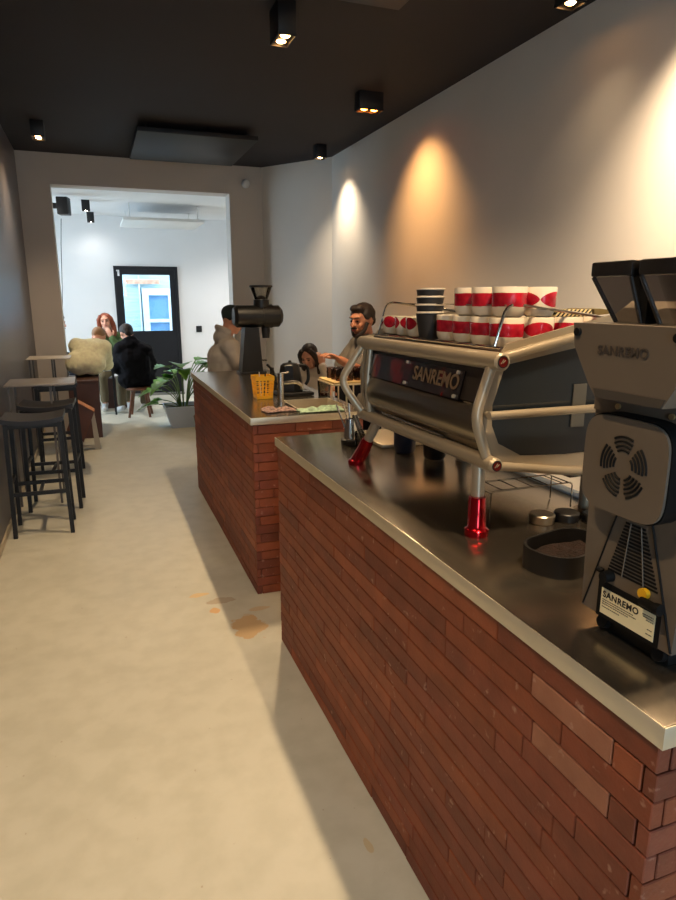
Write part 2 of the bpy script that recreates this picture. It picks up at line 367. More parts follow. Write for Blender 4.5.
def brick_cladding(name, x0, x1, y0, y1, parent, seed, pale=()):
    """front face along y at x0, end faces at y0 (near) and y1 (far), real courses of long thin bricks"""
    rnd = random.Random(seed); n = 19; hh = (CT-.040)/n
    bm = bmesh.new(); lay = bm.loops.layers.float_color.new('tone')
    def brick(c, s, tone):
        r = bmesh.ops.create_cube(bm, size=1); bmesh.ops.scale(bm, vec=s, verts=r['verts']); bmesh.ops.translate(bm, vec=c, verts=r['verts'])
        es = list({e for v in r['verts'] for e in v.link_edges})
        rr = bmesh.ops.bevel(bm, geom=es, offset=.0018, segments=1, affect='EDGES')
        fs = {f for v in rr['verts'] for f in v.link_faces} | set(rr['faces'])
        for f in fs:
            for l in f.loops: l[lay] = tone
    t = .024
    for k in range(n):
        z = (k+.5)*hh
        def tone(p=False):
            if p: a = V(lin((158, 104, 80))[:3])
            else:
                base_ = rnd.choice([(132, 66, 38), (126, 61, 36), (136, 70, 41), (122, 60, 38), (130, 66, 45), (146, 76, 45), (116, 57, 36)])
                a = V(lin(base_)[:3])*rnd.uniform(.88, 1.14)
            return (a.x, a.y, a.z, 1)
        # front run
        wrap = k % 2; y = y0+(t+.0015 if wrap else 0)
        first = True
        while y < y1-.01:
            L_ = rnd.choice([.24, .32, .40, .48, .56]) if not first else rnd.choice([.12, .2, .3, .4])
            if y+L_ > y1-.1: L_ = y1-y
            p = False
            for kk, a, b_ in pale:
                if kk == k and y < a-.001 and y+L_ > a: L_ = a-y
                elif kk == k and abs(y-a) < .002: L_ = b_-a; p = True
            jx = rnd.uniform(-.0012, .0012)
            brick((x0+t/2+jx, y+L_/2, z), (t, L_-.0025, hh-.0028), tone(p)); y += L_; first = False
        for (yy, sg) in ((y0, 1), (y1, -1)):
            x = x0+(0 if wrap and sg > 0 else t+.001)
            while x < x1-.01:
                L_ = rnd.choice([.1, .2, .3, .36])
                if x+L_ > x1-.08: L_ = x1-x
                brick((x+L_/2, yy+sg*t/2, z), (L_-.0025, t, hh-.0028), tone()); x += L_
    me = bpy.data.meshes.new(name); 
    off = parent.location
    bm.to_mesh(me); bm.free(); me.transform(M.Translation(-off)); me.materials.append(brickm)
    o = bpy.data.objects.new(name, me); col.objects.link(o); o.parent = parent
    MB().bb(x0+.02, x1-.01, y0+.02, y1-.02, 0.002, CT-.05).build('carcass', brick_gap, parent, world=True, smooth=False)
    return o
CX0, CX1 = .697, 1.30
cn = thing('serving_counter', (1.0, 1.59, 0), 'near brick-faced counter with steel worktop carrying the espresso machine', 'counter')
brick_cladding('brick_front', CX0, CX1, .584, 2.625, cn, 3, pale=[(17, .668, .87), (15, .665, .86)])
w = MB().bb(CX0-.006, CX1+.02, .577, 2.635, CT-.037, CT, .0025)
w.build('worktop', steel, cn, world=True)
MB().bb(CX0-.0085, CX0-.0061, .575, 2.635, CT-.037, CT-.0005, .0008).bb(CX0-.0085, CX1+.02, .5745, .5768, CT-.037, CT-.0005, .0008).build('front_edge', steel_edge, cn, world=True)  # thin facing in the paler steel, so the edge looks lit
MB().bb(CX1+.005, CX1+.05, .8, 2.3, CT+.0005, CT+.006, .002).build('back_edge_reflection', mat('pale_blue_reflection', (170, 195, 220), .25), cn, world=True)  # window light reflected at the rear edge, put in as a coloured strip
tag(cn.children[-1], 'pale blue reflection painted as a strip along the back edge')

cn.rotation_euler.z = R(.45); cn.location.x += .0035
cf = thing('sink_counter', (1.0, 4.18, 0), 'far brick-faced counter with steel worktop and sink', 'counter')
brick_cladding('brick_front', CX0, CX1, 3.115, 5.26, cf, 8)
SX0, SX1, S0, S1 = .99, 1.27, 3.27, 3.60
w = MB().ringprism([(CX0-.01, 3.105), (CX1+.02, 3.105), (CX1+.02, 5.27), (CX0-.01, 5.27)], [(SX0, S0), (SX1, S0), (SX1, S1), (SX0, S1)], CT-.037, CT, 'xy')
w.build('worktop', steel, cf, world=True, smooth=False)
MB().bb(CX0-.0125, CX0-.0101, 3.103, 5.27, CT-.037, CT-.0005, .0008).bb(CX0-.0125, CX1+.02, 3.1028, 3.1048, CT-.037, CT-.0005, .0008).build('front_edge', steel_edge, cf, world=True)
w = MB().ringprism([(SX0-.004, S0-.004), (SX1+.004, S0-.004), (SX1+.004, S1+.004), (SX0-.004, S1+.004)], [(SX0+.002, S0+.002), (SX1-.002, S0+.002), (SX1-.002, S1-.002), (SX0+.002, S1-.002)], CT-.15, CT+.001, 'xy')
w.bb(SX0+.001, SX1-.001, S0+.001, S1-.001, CT-.15, CT-.145)
w.build('sink_basin', mat('satin_sink_steel', (205, 196, 178), .5, .25), cf, world=True, smooth=False)
# carve carcass under the basin is hidden: keep carcass lower there
for ch in cf.children:
    if ch.name.startswith('carcass'): 
        for v in ch.data.vertices:
            if v.co.z > .5: v.co.z = CT-.21

# ------------------------------------------------------------------ ceiling lamps
lampm = mat('lamp_housing_black', (24, 22, 22), .45)
def lamp(name, x, y, z1, wx, wy, h, bulbs, label, colr, power, ang=95, group=None, blend=1., es=60, tilt=0):
    t = thing(name, (x, y, z1-h), label, 'ceiling lamp', group)
    MB().bb(-wx/2, wx/2, -wy/2, wy/2, .012, h, .002).build('housing', lampm, t)
    MB().ringprism([(-wx/2, -wy/2), (wx/2, -wy/2), (wx/2, wy/2), (-wx/2, wy/2)], [(-wx/2+.006, -wy/2+.006), (wx/2-.006, -wy/2+.006), (wx/2-.006, wy/2-.006), (-wx/2+.006, wy/2-.006)], 0, .012, 'xy').build('rim', lampm, t, smooth=False)
    c = tuple(int(255*v) for v in colr)
    bmx = mat('lit_bulb_%d_%d_%d' % c, (255, 255, 255), .4, emit=c, es=es)
    for (bx, by) in bulbs:
        MB().lathe([(0, .004), (.012, .004), (.022, .008), (.026, .0115)], (bx, by, 0)).build('bulb', bmx, t)
        ld = bpy.data.lights.new('bulb_beam', 'SPOT'); ld.energy = power/len(bulbs); ld.color = colr; ld.spot_size = R(ang); ld.spot_blend = blend; ld.shadow_soft_size = .025
        lo = bpy.data.objects.new('bulb_beam', ld); col.objects.link(lo); lo.parent = t; lo.location = (bx, by, -.004); lo.rotation_euler = (0, R(tilt), 0)
    return t
warm = (1, .73, .44); warmer = (1, .50, .17); neutral = (1, .86, .68)
gA = 'black box spotlights on the dark ceiling'
P = 1.75
lamp('ceiling_lamp', 1.085, 3.79, H, .10, .18, .17, [(0, -.042), (0, .042)], 'nearest black twin ceiling spotlight, hanging above the walkway', warm, 125*P, 125, gA)
lamp('ceiling_lamp', 2.12, 5.02, H, .20, .10, .13, [(-.042, 0), (.042, 0)], 'wide twin-bulb black ceiling spotlight above the orange glow on the right wall', warmer, 50*P, 95, gA, 1, tilt=-30)
lamp('ceiling_lamp', -.355, 6.83, H, .11, .18, .135, [(0, -.042), (0, .042)], 'black ceiling spotlight in the far left corner near the opening', warm, 60*P, 120, gA)
lamp('ceiling_lamp', 2.32, 6.79, H, .11, .11, .13, [(0, 0)], 'small black ceiling spotlight in the far right corner', (1, .80, .56), 52*P, 98, gA, 1, tilt=-14)
lamp('ceiling_lamp', 2.33, 2.97, H, .11, .11, .13, [(0, 0)], 'ceiling spotlight at the top edge of the photo beside the right wall', warm, 5*P, 110, gA)
lamp('ceiling_lamp', 2.25, 2.1, H, .20, .10, .13, [(-.042, 0), (.042, 0)], 'wide twin-bulb black ceiling spotlight beside the right wall above the near counter', (1, .74, .48), 210*P, 112, gA, 1, tilt=-24)
lamp('ceiling_lamp', -.3, 3.3, H, .10, .18, .14, [(0, -.042), (0, .042)], 'black twin ceiling spotlight above the left side of the walkway', warm, 45*P, 125, gA)
lamp('ceiling_lamp', 1.085, .7, H, .10, .18, .14, [(0, -.042), (0, .042)], 'black twin ceiling spotlight above the near counter', warm, 125*P, 125, gA)
lamp('ceiling_lamp', -.3, .7, H, .10, .18, .14, [(0, -.042), (0, .042)], 'black twin ceiling spotlight beside the shop entrance', warm, 70*P, 125, gA)
gB = 'black spotlights on the white ceiling of the back room'
cool = (1, .95, .9)
lamp('ceiling_lamp', -.005, 9.3, H2, .10, .10, .13, [(0, 0)], 'nearer of two small black spotlights on the white back room ceiling', cool, 30, 150, gB)
lamp('ceiling_lamp', .046, 10.55, H2, .10, .10, .14, [(0, 0)], 'farther of two small black spotlights on the white back room ceiling', cool, 10, 150, gB)
lamp('ceiling_lamp', -1.05, 8.75, H2, .10, .10, .14, [(0, 0)], 'added unseen spotlight lighting the back room from left of the opening', (1, .93, .84), 170, 150, gB, tilt=-22)  # added lamp, out of view behind the pillar, to light the seated people
lamp('ceiling_lamp', 2.2, 9.7, H2, .10, .10, .14, [(0, 0)], 'added unseen spotlight brightening the back room from right of the opening', cool, 150, 150, gB)  # added lamp, out of view behind the wall end, to brighten this room

# hanging heating panels
def panel(x0, x1, y0, y1, z, th, ceil, m, label, grp):
    t = thing('ceiling_panel', ((x0+x1)/2, (y0+y1)/2, z), label, 'ceiling panel', grp)
    cx, cy = (x0+x1)/2, (y0+y1)/2
    MB().bb(x0-cx, x1-cx, y0-cy, y1-cy, 0, th, .002).build('panel', m, t)
    for sx in (-1, 1):
        for sy in (-1, 1):
            MB().cyl((sx*(x1-x0)*.42, sy*(y1-y0)*.42, th), (sx*(x1-x0)*.42, sy*(y1-y0)*.42, ceil-z), .006, seg=8).build('hanger', m, t)
    return t
pm = mat('panel_dark_grey', (26, 24, 27), .55)
panel(.48, 1.58, 6.43, 7.72, 3.0, .04, H, pm, 'flat dark panel hung under the dark ceiling by the far wall', 'dark ceiling panels')
panel(.45, 1.60, 2.2, 3.41, 3.0, .04, H, pm, 'dark ceiling panel cut off by the top edge of the photo', 'dark ceiling panels')
pw = mat('panel_white', (225, 225, 222), .5)
panel(.44, 1.50, 9.25, 10.3, 2.55, .035, H2, pw, 'white flat panel hung below the back room ceiling', None)
# round detector on end wall
sd = thing('wall_detector', (1.82, YE, 2.885), 'small white round detector high on the end wall right of the opening', 'detector')
MB().cyl((0, -.001, 0), (0, -.02, 0), .04).build('base', wf, sd)
MB().ell((0, -.045, 0), (.05, .04, .05)).build('dome', wf, sd)
# speaker and cable
sp = thing('wall_speaker', (-.30, 8.85, 2.63), 'small black speaker high in the left of the back room opening', 'speaker')
MB().box((.045, 0, 0), (.13, .16, .20), M.Rotation(R(-12), 3, 'Z'), .008).build('cabinet', black, sp)
MB().bb(-.10, 0, -.03, .03, -.03, .03).build('bracket', black, sp, smooth=False)
MB().bb(-.165, -.10, -.06, .06, -.06, .06).bb(-.40, -.165, -.02, .02, -.02, .02).build('arm', black, sp, smooth=False)
cb = MB().tube([(-.30, 8.97, 2.50), (-.33, 9.0, 2.2), (-.37, 9.0, 1.6), (-.42, 9.0, 1.0), (-.46, 9.0, .01)], .004, 8, .05).build('speaker_cable', black, origin=(-.46, 9.0, .01), world=False)
tag(cb, 'thin black cable hanging down from the small speaker', 'cable')
so = thing('light_switch', (1.586, YD, 1.052), 'small black square switch plate right of the black door', 'switch')
MB().bb(-.045, .045, -.012, -.001, -.05, .05, .003).build('plate', black, so); MB().bb(-.03, .03, -.018, -.012, -.034, .034, .002).build('rocker', blackp, so)

# ------------------------------------------------------------------ stools and bar tables at left wall
stm = mat('stool_black_metal', (17, 16, 17), .5)
stt = mat('stool_seat_black', (34, 30, 31), .4)
st = thing('bar_stool', (-.437, 4.62, 0), 'nearest black bar stool at the left wall', 'stool', 'black bar stools along the left wall')
def seat_mesh():
    w = MB(); n = 14; X0, X1 = -.185, .185; Y0, Y1 = -.16, .16
    top = lambda x: .782+.022*(abs(x)/.185)**2.2
    poly = [(X0+(X1-X0)*k/n, top(X0+(X1-X0)*k/n)) for k in range(n+1)]
    low = [(x, z-.03) for x, z in reversed(poly)]
    return w.prism(poly+low, Y0, Y1, 'xz')
seat_mesh().build('seat', stt, st)
lg = [(-.165, -.14), (.165, -.14), (-.165, .14), (.165, .14)]
for (x, y) in lg:
    MB().prism([(x*.97-.013, .765), (x*.97+.013, .765), (x*1.06+.013, 0), (x*1.06-.013, 0)], y*1.0-.013, y*1.0+.013, 'xz').build('leg', stm, st, smooth=False)
for y in (-.14, .14): MB().bb(-.172, .172, y-.008, y+.008, .285, .31).build('stretcher', stm, st, smooth=False)
for x in (-.171, .171): MB().bb(x-.008, x+.008, -.14, .14, .35, .375).build('stretcher', stm, st, smooth=False)
MB().bb(-.01, .01, -.14, .14, .285, .30).build('stretcher', stm, st, smooth=False)
MB().bb(-.165, .165, -.15, .15, .735, .76).build('seat_rail', stm, st, smooth=False)
dup(st, (-.385, 5.16, 0), R(-3), 'middle black bar stool, partly hidden behind the nearest one')
dup(st, (-.395, 6.38, 0), R(2), 'farthest black bar stool at the left wall, beside the tall table')
tabm = mat('table_top_grey', (150, 142, 135), .35); tabl = mat('table_leg_grey', (96, 90, 86), .4)
def htable(x0, x1, y0, y1, z, label, m, th=.012):
    t = thing('bar_table', ((x0+x1)/2, (y0+y1)/2, 0), label, 'table')
    cx, cy = (x0+x1)/2, (y0+y1)/2
    MB().bb(x0-cx, x1-cx, y0-cy, y1-cy, z-th, z, .002).build('table_top', m, t)
    for sx in (-1, 1):
        for sy in (-1, 1):
            X = sx*((x1-x0)/2-.03); Y = sy*((y1-y0)/2-.03)
            if sx > 0: X -= .14
            MB().bb(X-.008, X+.008, Y-.008, Y+.008, 0, z-th-.0005).build('leg', tabl, t, smooth=False)
    return t
htable(XL+.005, -.19, 5.17, 5.60, .93, 'tall narrow grey-topped table against the left wall among the stools', tabm)
htable(XL+.005, -.27, 6.9, 7.3, .97, 'farther tall pale table near the left pillar', mat('pale_table', (180, 172, 160), .3), .008)
# bench behind stools
bn = thing('wooden_bench', (-.20, 7.98, 0), 'dark brown solid box bench with the person in the pale yellow sweater on it', 'bench')
MB().bb(-.148, .17, -.34, .30, .0, .63).build('box', darkbrown, bn, smooth=False)
MB().bb(-.150, .175, -.345, .305, .63, .655, .003).build('seat_board', darkbrown, bn)
# leaning folding sign
fs = thing('folding_sign', (-.16, 7.1, 0), 'tilted brown wooden folding board with pale legs beside the bench', 'sign')
rw = mat('reddish_wood', (104, 58, 34), .4, var=.2, vscale=6); pl = mat('pale_leg', (190, 178, 158), .5)
q = [(-.092, .512), (.068, .405), (-.06, .095), (-.22, .20)]
MB().prism(q, -.10, -.075, 'xz').build('board', rw, fs, smooth=False)
MB().prism(q, .075, .10, 'xz').build('board', rw, fs, smooth=False)
MB().prism([(-.092, .512), (.068, .405), (.060, .393), (-.10, .50)], -.075, .075, 'xz').build('board', rw, fs, smooth=False)
eo = MB().prism([(-.096, .520), (.070, .409), (.068, .404), (-.098, .514)], -.103, .10, 'xz').build('edge_strip', mat('orange_edge', (200, 128, 70), .5), fs, smooth=False)
for y in (-.072, .055): MB().prism([(.030, .425), (.062, .405), (.10, 0), (.045, 0)], y, y+.02, 'xz').build('leg', pl, fs, smooth=False)
MB().prism([(-.20, .20), (-.17, .18), (-.20, 0), (-.23, 0)], -.07, -.05, 'xz').build('leg', pl, fs, smooth=False)
MB().bb(-.21, .09, -.07, -.05, .02, .045).build('foot_bar', pl, fs, smooth=False)
# ------------------------------------------------------------------ people
skin_w = mat('skin_fair', (205, 150, 125), .5, var=.05); skin_t = mat('skin_tan', (178, 118, 88), .5, var=.05)
def basis(f, up=(0, 0, 1)):
    f = V(f).normalized(); r = f.cross(V(up)).normalized(); u = r.cross(f)
    return M((r, f, u)).transposed()
def hand(w, wr, d, palm_n, curl=.5, side=1, s=1.):
    d = V(d).normalized(); n = V(palm_n); n = (n-d*n.dot(d)).normalized(); sd = d.cross(n)*side
    B = M((sd, d, n)).transposed()
    w.ell(V(wr)+d*.045*s, (.038*s, .048*s, .016*s), B, 14, 10)
    for i, L_ in enumerate((.068, .078, .072, .058)):
        b = V(wr)+d*.080*s+sd*(-.027+.018*i)*s; a = curl*.6
        p = b
        for k in range(3):
            q = p+(d*cos(a)+n*sin(a))*L_*s*(.45, .32, .23)[k]; w.cap(p, q, (.0092-.0009*k)*s, (.0085-.0009*k)*s); p = q; a += curl*.8
    b = V(wr)+d*.025*s-sd*.03*s
    q = b+(d*.6-sd*.6+n*.3).normalized()*.04*s; w.cap(b, q, .012*s, .0105*s); w.cap(q, q+(d*.9-sd*.1+n*.3).normalized()*.03*s, .0105*s, .009*s)
def figure(label, loc, J, face, skin, hairm, topm, legm, shoem, vox=.0095, headtilt=(0, 0, 1), hair='short', beard=False, sleeves='long', thick=1., hood=False, capm=None, apron=None, glasses=False):
    t = thing('person', loc, label, 'person')
    J = {k: V(v) for k, v in J.items()}
    B = basis(face, headtilt); hc = J['head']
    def h(x, y, z): return hc + B @ V((x, y, z))
    w = MB()
    # head: skull, face, jaw, nose, brow, cheeks, ears, neck
    w.ell(h(0, -.008, .02), (.076, .094, .092), B); w.ell(h(0, .028, -.035), (.058, .062, .074), B)
    w.ell(h(0, .062, -.088), (.026, .024, .022), B); w.cap(h(0, .086, .022), h(0, .108, -.020), .008, .0125)
    w.ell(h(0, .082, .036), (.05, .014, .012), B); w.ell(h(0, .088, -.052), (.024, .012, .011), B)
    for s in (-1, 1):
        w.ell(h(s*.038, .066, -.022), (.02, .02, .02), B); w.ell(h(s*.077, -.008, -.005), (.009, .019, .031), B)
        w.ell(h(s*.012, .098, -.020), (.008, .01, .007), B)
    w.cap(J['neck'], h(0, -.02, -.05), .058, .052)
    # trunk
    for s, k in ((-1, 'r'), (1, 'l')):
        m1 = J['neck'].lerp(J['sh'+k], .5)
        w.cap(J['neck'], m1-V((0, 0, .02)), .052, .055); w.cap(m1-V((0, 0, .02)), J['sh'+k], .055, .056)
        a = J['chest'].lerp(J['sh'+k], .35)-V((0, 0, .05))
        w.cap(a, J['waist'].lerp(J['hip'+k], .45), .115, .10); w.cap(J['waist'].lerp(J['hip'+k], .45), J['hip'+k], .10, .105)
        w.cap(J['hip'+k], J['kn'+k], .088, .058); w.cap(J['kn'+k], J['an'+k], .056, .036)
        w.cap(J['an'+k], J['toe'+k], .036, .03)
        w.cap(J['sh'+k], J['el'+k], .050, .040); w.cap(J['el'+k], J['wr'+k], .040, .027)
        hd = J.get('hd'+k, J['wr'+k]-J['el'+k]); hn = J.get('hn'+k, V((0, 0, -1)))
        hand(w, J['wr'+k], hd, hn, .5, s)
    body = w.build('body', skin, t, world=True); remesh(body, vox, 2)
    # top garment
    w = MB(); g = .017*thick
    for s, k in ((-1, 'r'), (1, 'l')):
        m1 = J['neck'].lerp(J['sh'+k], .5)
        w.cap(J['neck']-V((0, 0, .03)), m1-V((0, 0, .02)), .05+g, .058+g); w.cap(m1-V((0, 0, .02)), J['sh'+k], .058+g, .058+g)
        a = J['chest'].lerp(J['sh'+k], .35)-V((0, 0, .05)); mid = J['waist'].lerp(J['hip'+k], .45)
        w.cap(a, mid, .118+g, .108+g); w.cap(mid, J['hip'+k]+V((0, 0, .02)), .108+g, .110+g)
        if sleeves == 'long':
            w.cap(J['sh'+k], J['el'+k], .054+g, .046+g); w.cap(J['el'+k], J['wr'+k].lerp(J['el'+k], .06), .046+g, .034+g*.6)
        else:
            e = J['sh'+k].lerp(J['el'+k], .72); w.cap(J['sh'+k], e, .054+g, .05+g)
    if hood:
        nb = J['neck']-V(face).normalized()*.05
        w.ell(nb+V((0, 0, -.01)), (.11, .075, .07), basis((V(face).x, V(face).y, .6)))
        w.tube([h(-.085, .0, -.115), h(-.07, -.085, -.11), h(0, -.115, -.10), h(.07, -.085, -.11), h(.085, .0, -.115)], .028, 10, .05)
    tp = w.build('top', topm, t, world=True); remesh(tp, .012, 3, .006*thick, 9.)
    w = MB()
    for k in 'rl':
        w.cap(J['waist'].lerp(J['hip'+k], .75), J['hip'+k], .108, .114); w.cap(J['hip'+k], J['kn'+k], .10, .074)
        w.cap(J['kn'+k], J['kn'+k].lerp(J['an'+k], .86), .073, .058)
    tr = w.build('trousers', legm, t, world=True); remesh(tr, .014, 2, .005, 10.)
    for k in 'rl':
        w = MB(); dd = (J['toe'+k]-J['an'+k]); dd.z = 0; dd = dd.normalized()
        w.cap(J['an'+k]-V((0, 0, .012))-dd*.02, J['toe'+k]+dd*.015, .043, .038); w.ell(J['toe'+k]+dd*.01, (.045, .045, .034))
        sh = w.build('shoe', shoem, t, world=True); remesh(sh, .009, 2)
    # hair
    w = MB()
    if hair == 'short':
        w.ell(h(0, -.022, .040), (.083, .094, .086), B); w.ell(h(0, .045, .092), (.062, .040, .03), B)
        for s in (-1, 1): w.ell(h(s*.070, .0, .04), (.015, .045, .035), B)
        w.ell(h(0, -.075, -.01), (.06, .035, .05), B)
    elif hair == 'crop':
        w.ell(h(0, -.020, .034), (.081, .092, .083), B)
    else:
        w.ell(h(0, -.026, .035), (.088, .096, .094), B)
        for s in (-1, 1):
            w.tube([h(s*.045, .045, .098), h(s*.082, .035, .04), h(s*.092, -.0, -.06), h(s*.088, -.01, -.16), h(s*.07, 0.01, -.21)], [.022, .03, .034, .034, .022][:5], 10)
        w.cap(h(0, -.07, .0), h(0, -.07, -.17), .07, .055)
    hr = w.build('hair', hairm, t, world=True); remesh(hr, .008, 2, .003, 40.)
    if beard:
        w = MB(); w.tube([h(-.066, .02, -.01), h(-.056, .05, -.065), h(-.02, .082, -.098), h(.02, .082, -.098), h(.056, .05, -.065), h(.066, .02, -.01)], .015, 8, .02); w.cap(h(-.024, .097, -.040), h(.024, .097, -.040), .006)
        w.build('beard', hairm, t, world=True); remesh(t.children[-1], .005, 2)
    dk = mat('eye_dark', (30, 20, 18), .2); lipm = mat('lips', (160, 80, 74), .5)
    for s in (-1, 1):
        MB().ell(h(s*.030, .083, .008), (.012, .008, .006), B).build('eye', dk, t, world=True)
        MB().cap(h(s*.016, .094, .033), h(s*.046, .083, .034), .0035).build('eyebrow', hairm, t, world=True)
    MB().ell(h(0, .099, -.052), (.02, .005, .006), B).build('mouth', lipm, t, world=True)
    if capm:
        w = MB(); w.ell(h(0, -.018, .05), (.091, .105, .082), B)
        w.box(h(0, .10, .052), (.13, .10, .008), B, .003)
        w.build('cap', capm, t, world=True); remesh(t.children[-1], .006, 2)
    if apron:
        f = V(face); f.z = 0; f = f.normalized(); c = J['waist']
        w = MB(); BB = basis(f)
        w.box(c+f*.155+V((0, 0, -.30)), (.40, .02, .66), BB, .008)
        w.build('apron', apron, t, world=True)
    return t

hair_dk = mat('hair_dark_brown', (38, 27, 22), .6); hair_bl = mat('hair_sandy', (150, 112, 78), .6); hair_rd = mat('hair_auburn', (130, 62, 34), .55)
jeans = mat('denim_dark', (45, 50, 62), .8); blk_cl = mat('black_cotton', (13, 13, 18), .9, var=.15, vscale=12, spec=.15)
khaki = mat('khaki_cloth', (104, 92, 68), .8); white_sh = mat('white_shoe', (215, 215, 215), .5)
# barista
figure('bearded person in grey polo shirt standing behind the far counter, arm reaching over glasses', (1.86, 4.45, 0), dict(
    head=(1.82, 4.40, 1.392), neck=(1.86, 4.42, 1.27), chest=(1.89, 4.45, 1.11), waist=(1.90, 4.46, .92), hipl=(1.89, 4.37, .80), hipr=(1.89, 4.55, .80),
    knl=(1.87, 4.36, .44), knr=(1.87, 4.57, .44), anl=(1.92, 4.35, .08), anr=(1.92, 4.58, .08), toel=(1.78, 4.33, .04), toer=(1.78, 4.60, .04),
    shl=(1.83, 4.27, 1.20), shr=(1.87, 4.60, 1.20), ell=(1.74, 4.20, 1.04), elr=(1.72, 4.68, .98), wrl=(1.56, 4.17, 1.135), wrr=(1.66, 4.62, .90)),
    (-.86, -.42, -.16), skin_t, hair_dk, mat('grey_polo', (118, 110, 100), .8, var=.08), blk_cl, blk_cl, hair='short', beard=True, sleeves='short', apron=blk_cl, vox=.0065)
# grey hoodie + cap at far end of counter
hst = thing('low_stool', (1.08, 5.85, 0), 'stool under the person in the taupe hoodie behind the far counter', 'stool')
MB().bb(-.17, .17, -.17, .17, .56, .59, .004).build('seat', woodst, hst)
for x in (-.14, .14):
    for y in (-.14, .14): MB().cyl((x, y, .56), (x*1.1, y*1.1, 0), .015, seg=10).build('leg', woodst, hst)
figure('person in a taupe hoodie and dark cap seated with back turned beyond the far counter', (1.06, 5.85, 0), dict(
    head=(1.155, 5.84, 1.355), neck=(1.09, 5.84, 1.20), chest=(1.05, 5.84, 1.03), waist=(1.04, 5.85, .84), hipl=(1.07, 5.94, .70), hipr=(1.07, 5.76, .70),
    knl=(1.47, 5.98, .58), knr=(1.47, 5.72, .58), anl=(1.45, 5.98, .14), anr=(1.45, 5.72, .14), toel=(1.58, 5.98, .04), toer=(1.58, 5.72, .04),
    shl=(1.09, 6.02, 1.12), shr=(1.09, 5.66, 1.12), ell=(1.20, 6.05, .92), elr=(1.20, 5.60, .92), wrl=(1.38, 5.94, .80), wrr=(1.38, 5.72, .80)),
    (.90, .10, -.34), skin_w, hair_dk, mat('taupe_hoodie', (172, 164, 154), .9, var=.08), jeans, blk_cl, headtilt=(.3, 0, 1), hair='crop', thick=1.7, hood=True, capm=mat('cap_dark_teal', (34, 48, 52), .8))
# girl by the right wall
bn2 = thing('low_bench', (2.2, 6.62, 0), 'low bench under the dark-haired person by the right wall', 'bench')
MB().bb(-.28, .3, -.24, .24, .0, .28).build('box', darkbrown, bn2, smooth=False); MB().bb(-.29, .31, -.25, .25, .28, .31, .004).build('seat_board', darkbrown, bn2)
figure('person with dark hair, hand raised to head, seated low behind the black kettle', (2.1, 6.5, 0), dict(
    head=(2.03, 6.33, .965), neck=(2.09, 6.45, .84), chest=(2.13, 6.53, .69), waist=(2.16, 6.62, .52), hipl=(2.22, 6.55, .42), hipr=(2.08, 6.64, .42),
    knl=(2.00, 6.24, .42), knr=(1.80, 6.40, .42), anl=(1.98, 6.24, .08), anr=(1.78, 6.38, .08), toel=(1.92, 6.16, .04), toer=(1.70, 6.32, .04),
    shl=(2.22, 6.36, .77), shr=(1.98, 6.55, .77), ell=(2.22, 6.20, .66), elr=(1.84, 6.40, .60), wrl=(2.13, 6.21, .88), wrr=(1.94, 6.2, .60), hdl=(-.15, .2, 1), hnl=(-.3, 1, 0)),
    (-.62, -.70, -.50), skin_w, mat('hair_espresso', (44, 32, 26), .55), mat('white_top', (205, 198, 190), .8), jeans, white_sh, hair='long')
# yellow sweater
figure('person with short sandy hair in a fluffy pale yellow sweater, leaning forward on the bench', (-.18, 8.03, 0), dict(
    head=(.02, 8.40, 1.09), neck=(-.04, 8.27, 1.03), chest=(-.10, 8.14, .96), waist=(-.15, 8.03, .84), hipl=(-.23, 8.04, .80), hipr=(-.07, 8.04, .80),
    knl=(-.21, 8.43, .68), knr=(-.09, 8.43, .68), anl=(-.21, 8.45, .12), anr=(-.09, 8.45, .12), toel=(-.21, 8.58, .04), toer=(-.09, 8.58, .04),
    shl=(-.24, 8.16, 1.0), shr=(.06, 8.12, .98), ell=(-.20, 8.42, .84), elr=(.08, 8.32, .76), wrl=(-.05, 8.62, .78), wrr=(.04, 8.56, .78)),
    (.35, .90, -.5), skin_w, hair_bl, mat('yellow_knit', (250, 240, 200), .95, var=.1, vscale=25, bump=.6, bscale=120), jeans, blk_cl, hair='crop', thick=2.1)
# black hoodie on wooden stool
wst = thing('wooden_stool', (.47, 8.92, 0), 'low brown wooden stool with splayed legs under the black-hooded person', 'stool')
MB().lathe([(0, .36), (.155, .36), (.17, .37), (.17, .39), (.16, .40), (0, .40)]).build('seat', woodst, wst)
for a in (35, 125, 215, 305):
    a = R(a); MB().cyl((.11*cos(a), .11*sin(a), .36), (.19*cos(a), .19*sin(a), 0), .022, .016, seg=12).build('leg', woodst, wst)
figure('person in a black hoodie with back turned, seated on the wooden stool', (.45, 8.92, 0), dict(
    head=(.36, 8.92, 1.10), neck=(.40, 8.84, .97), chest=(.43, 8.83, .80), waist=(.45, 8.86, .62), hipl=(.36, 8.92, .50), hipr=(.54, 8.92, .50),
    knl=(.26, 9.28, .46), knr=(.60, 9.30, .46), anl=(.24, 9.22, .09), anr=(.54, 9.30, .09), toel=(.20, 9.30, .04), toer=(.54, 9.42, .04),
    shl=(.27, 8.84, .90), shr=(.57, 8.82, .88), ell=(.22, 8.92, .66), elr=(.64, 8.95, .64), wrl=(.16, 9.14, .66), wrr=(.44, 9.2, .64)),
    (-.35, .85, -.35), skin_w, hair_dk, blk_cl, khaki, white_sh, hair='short', thick=2.6, hood=True)
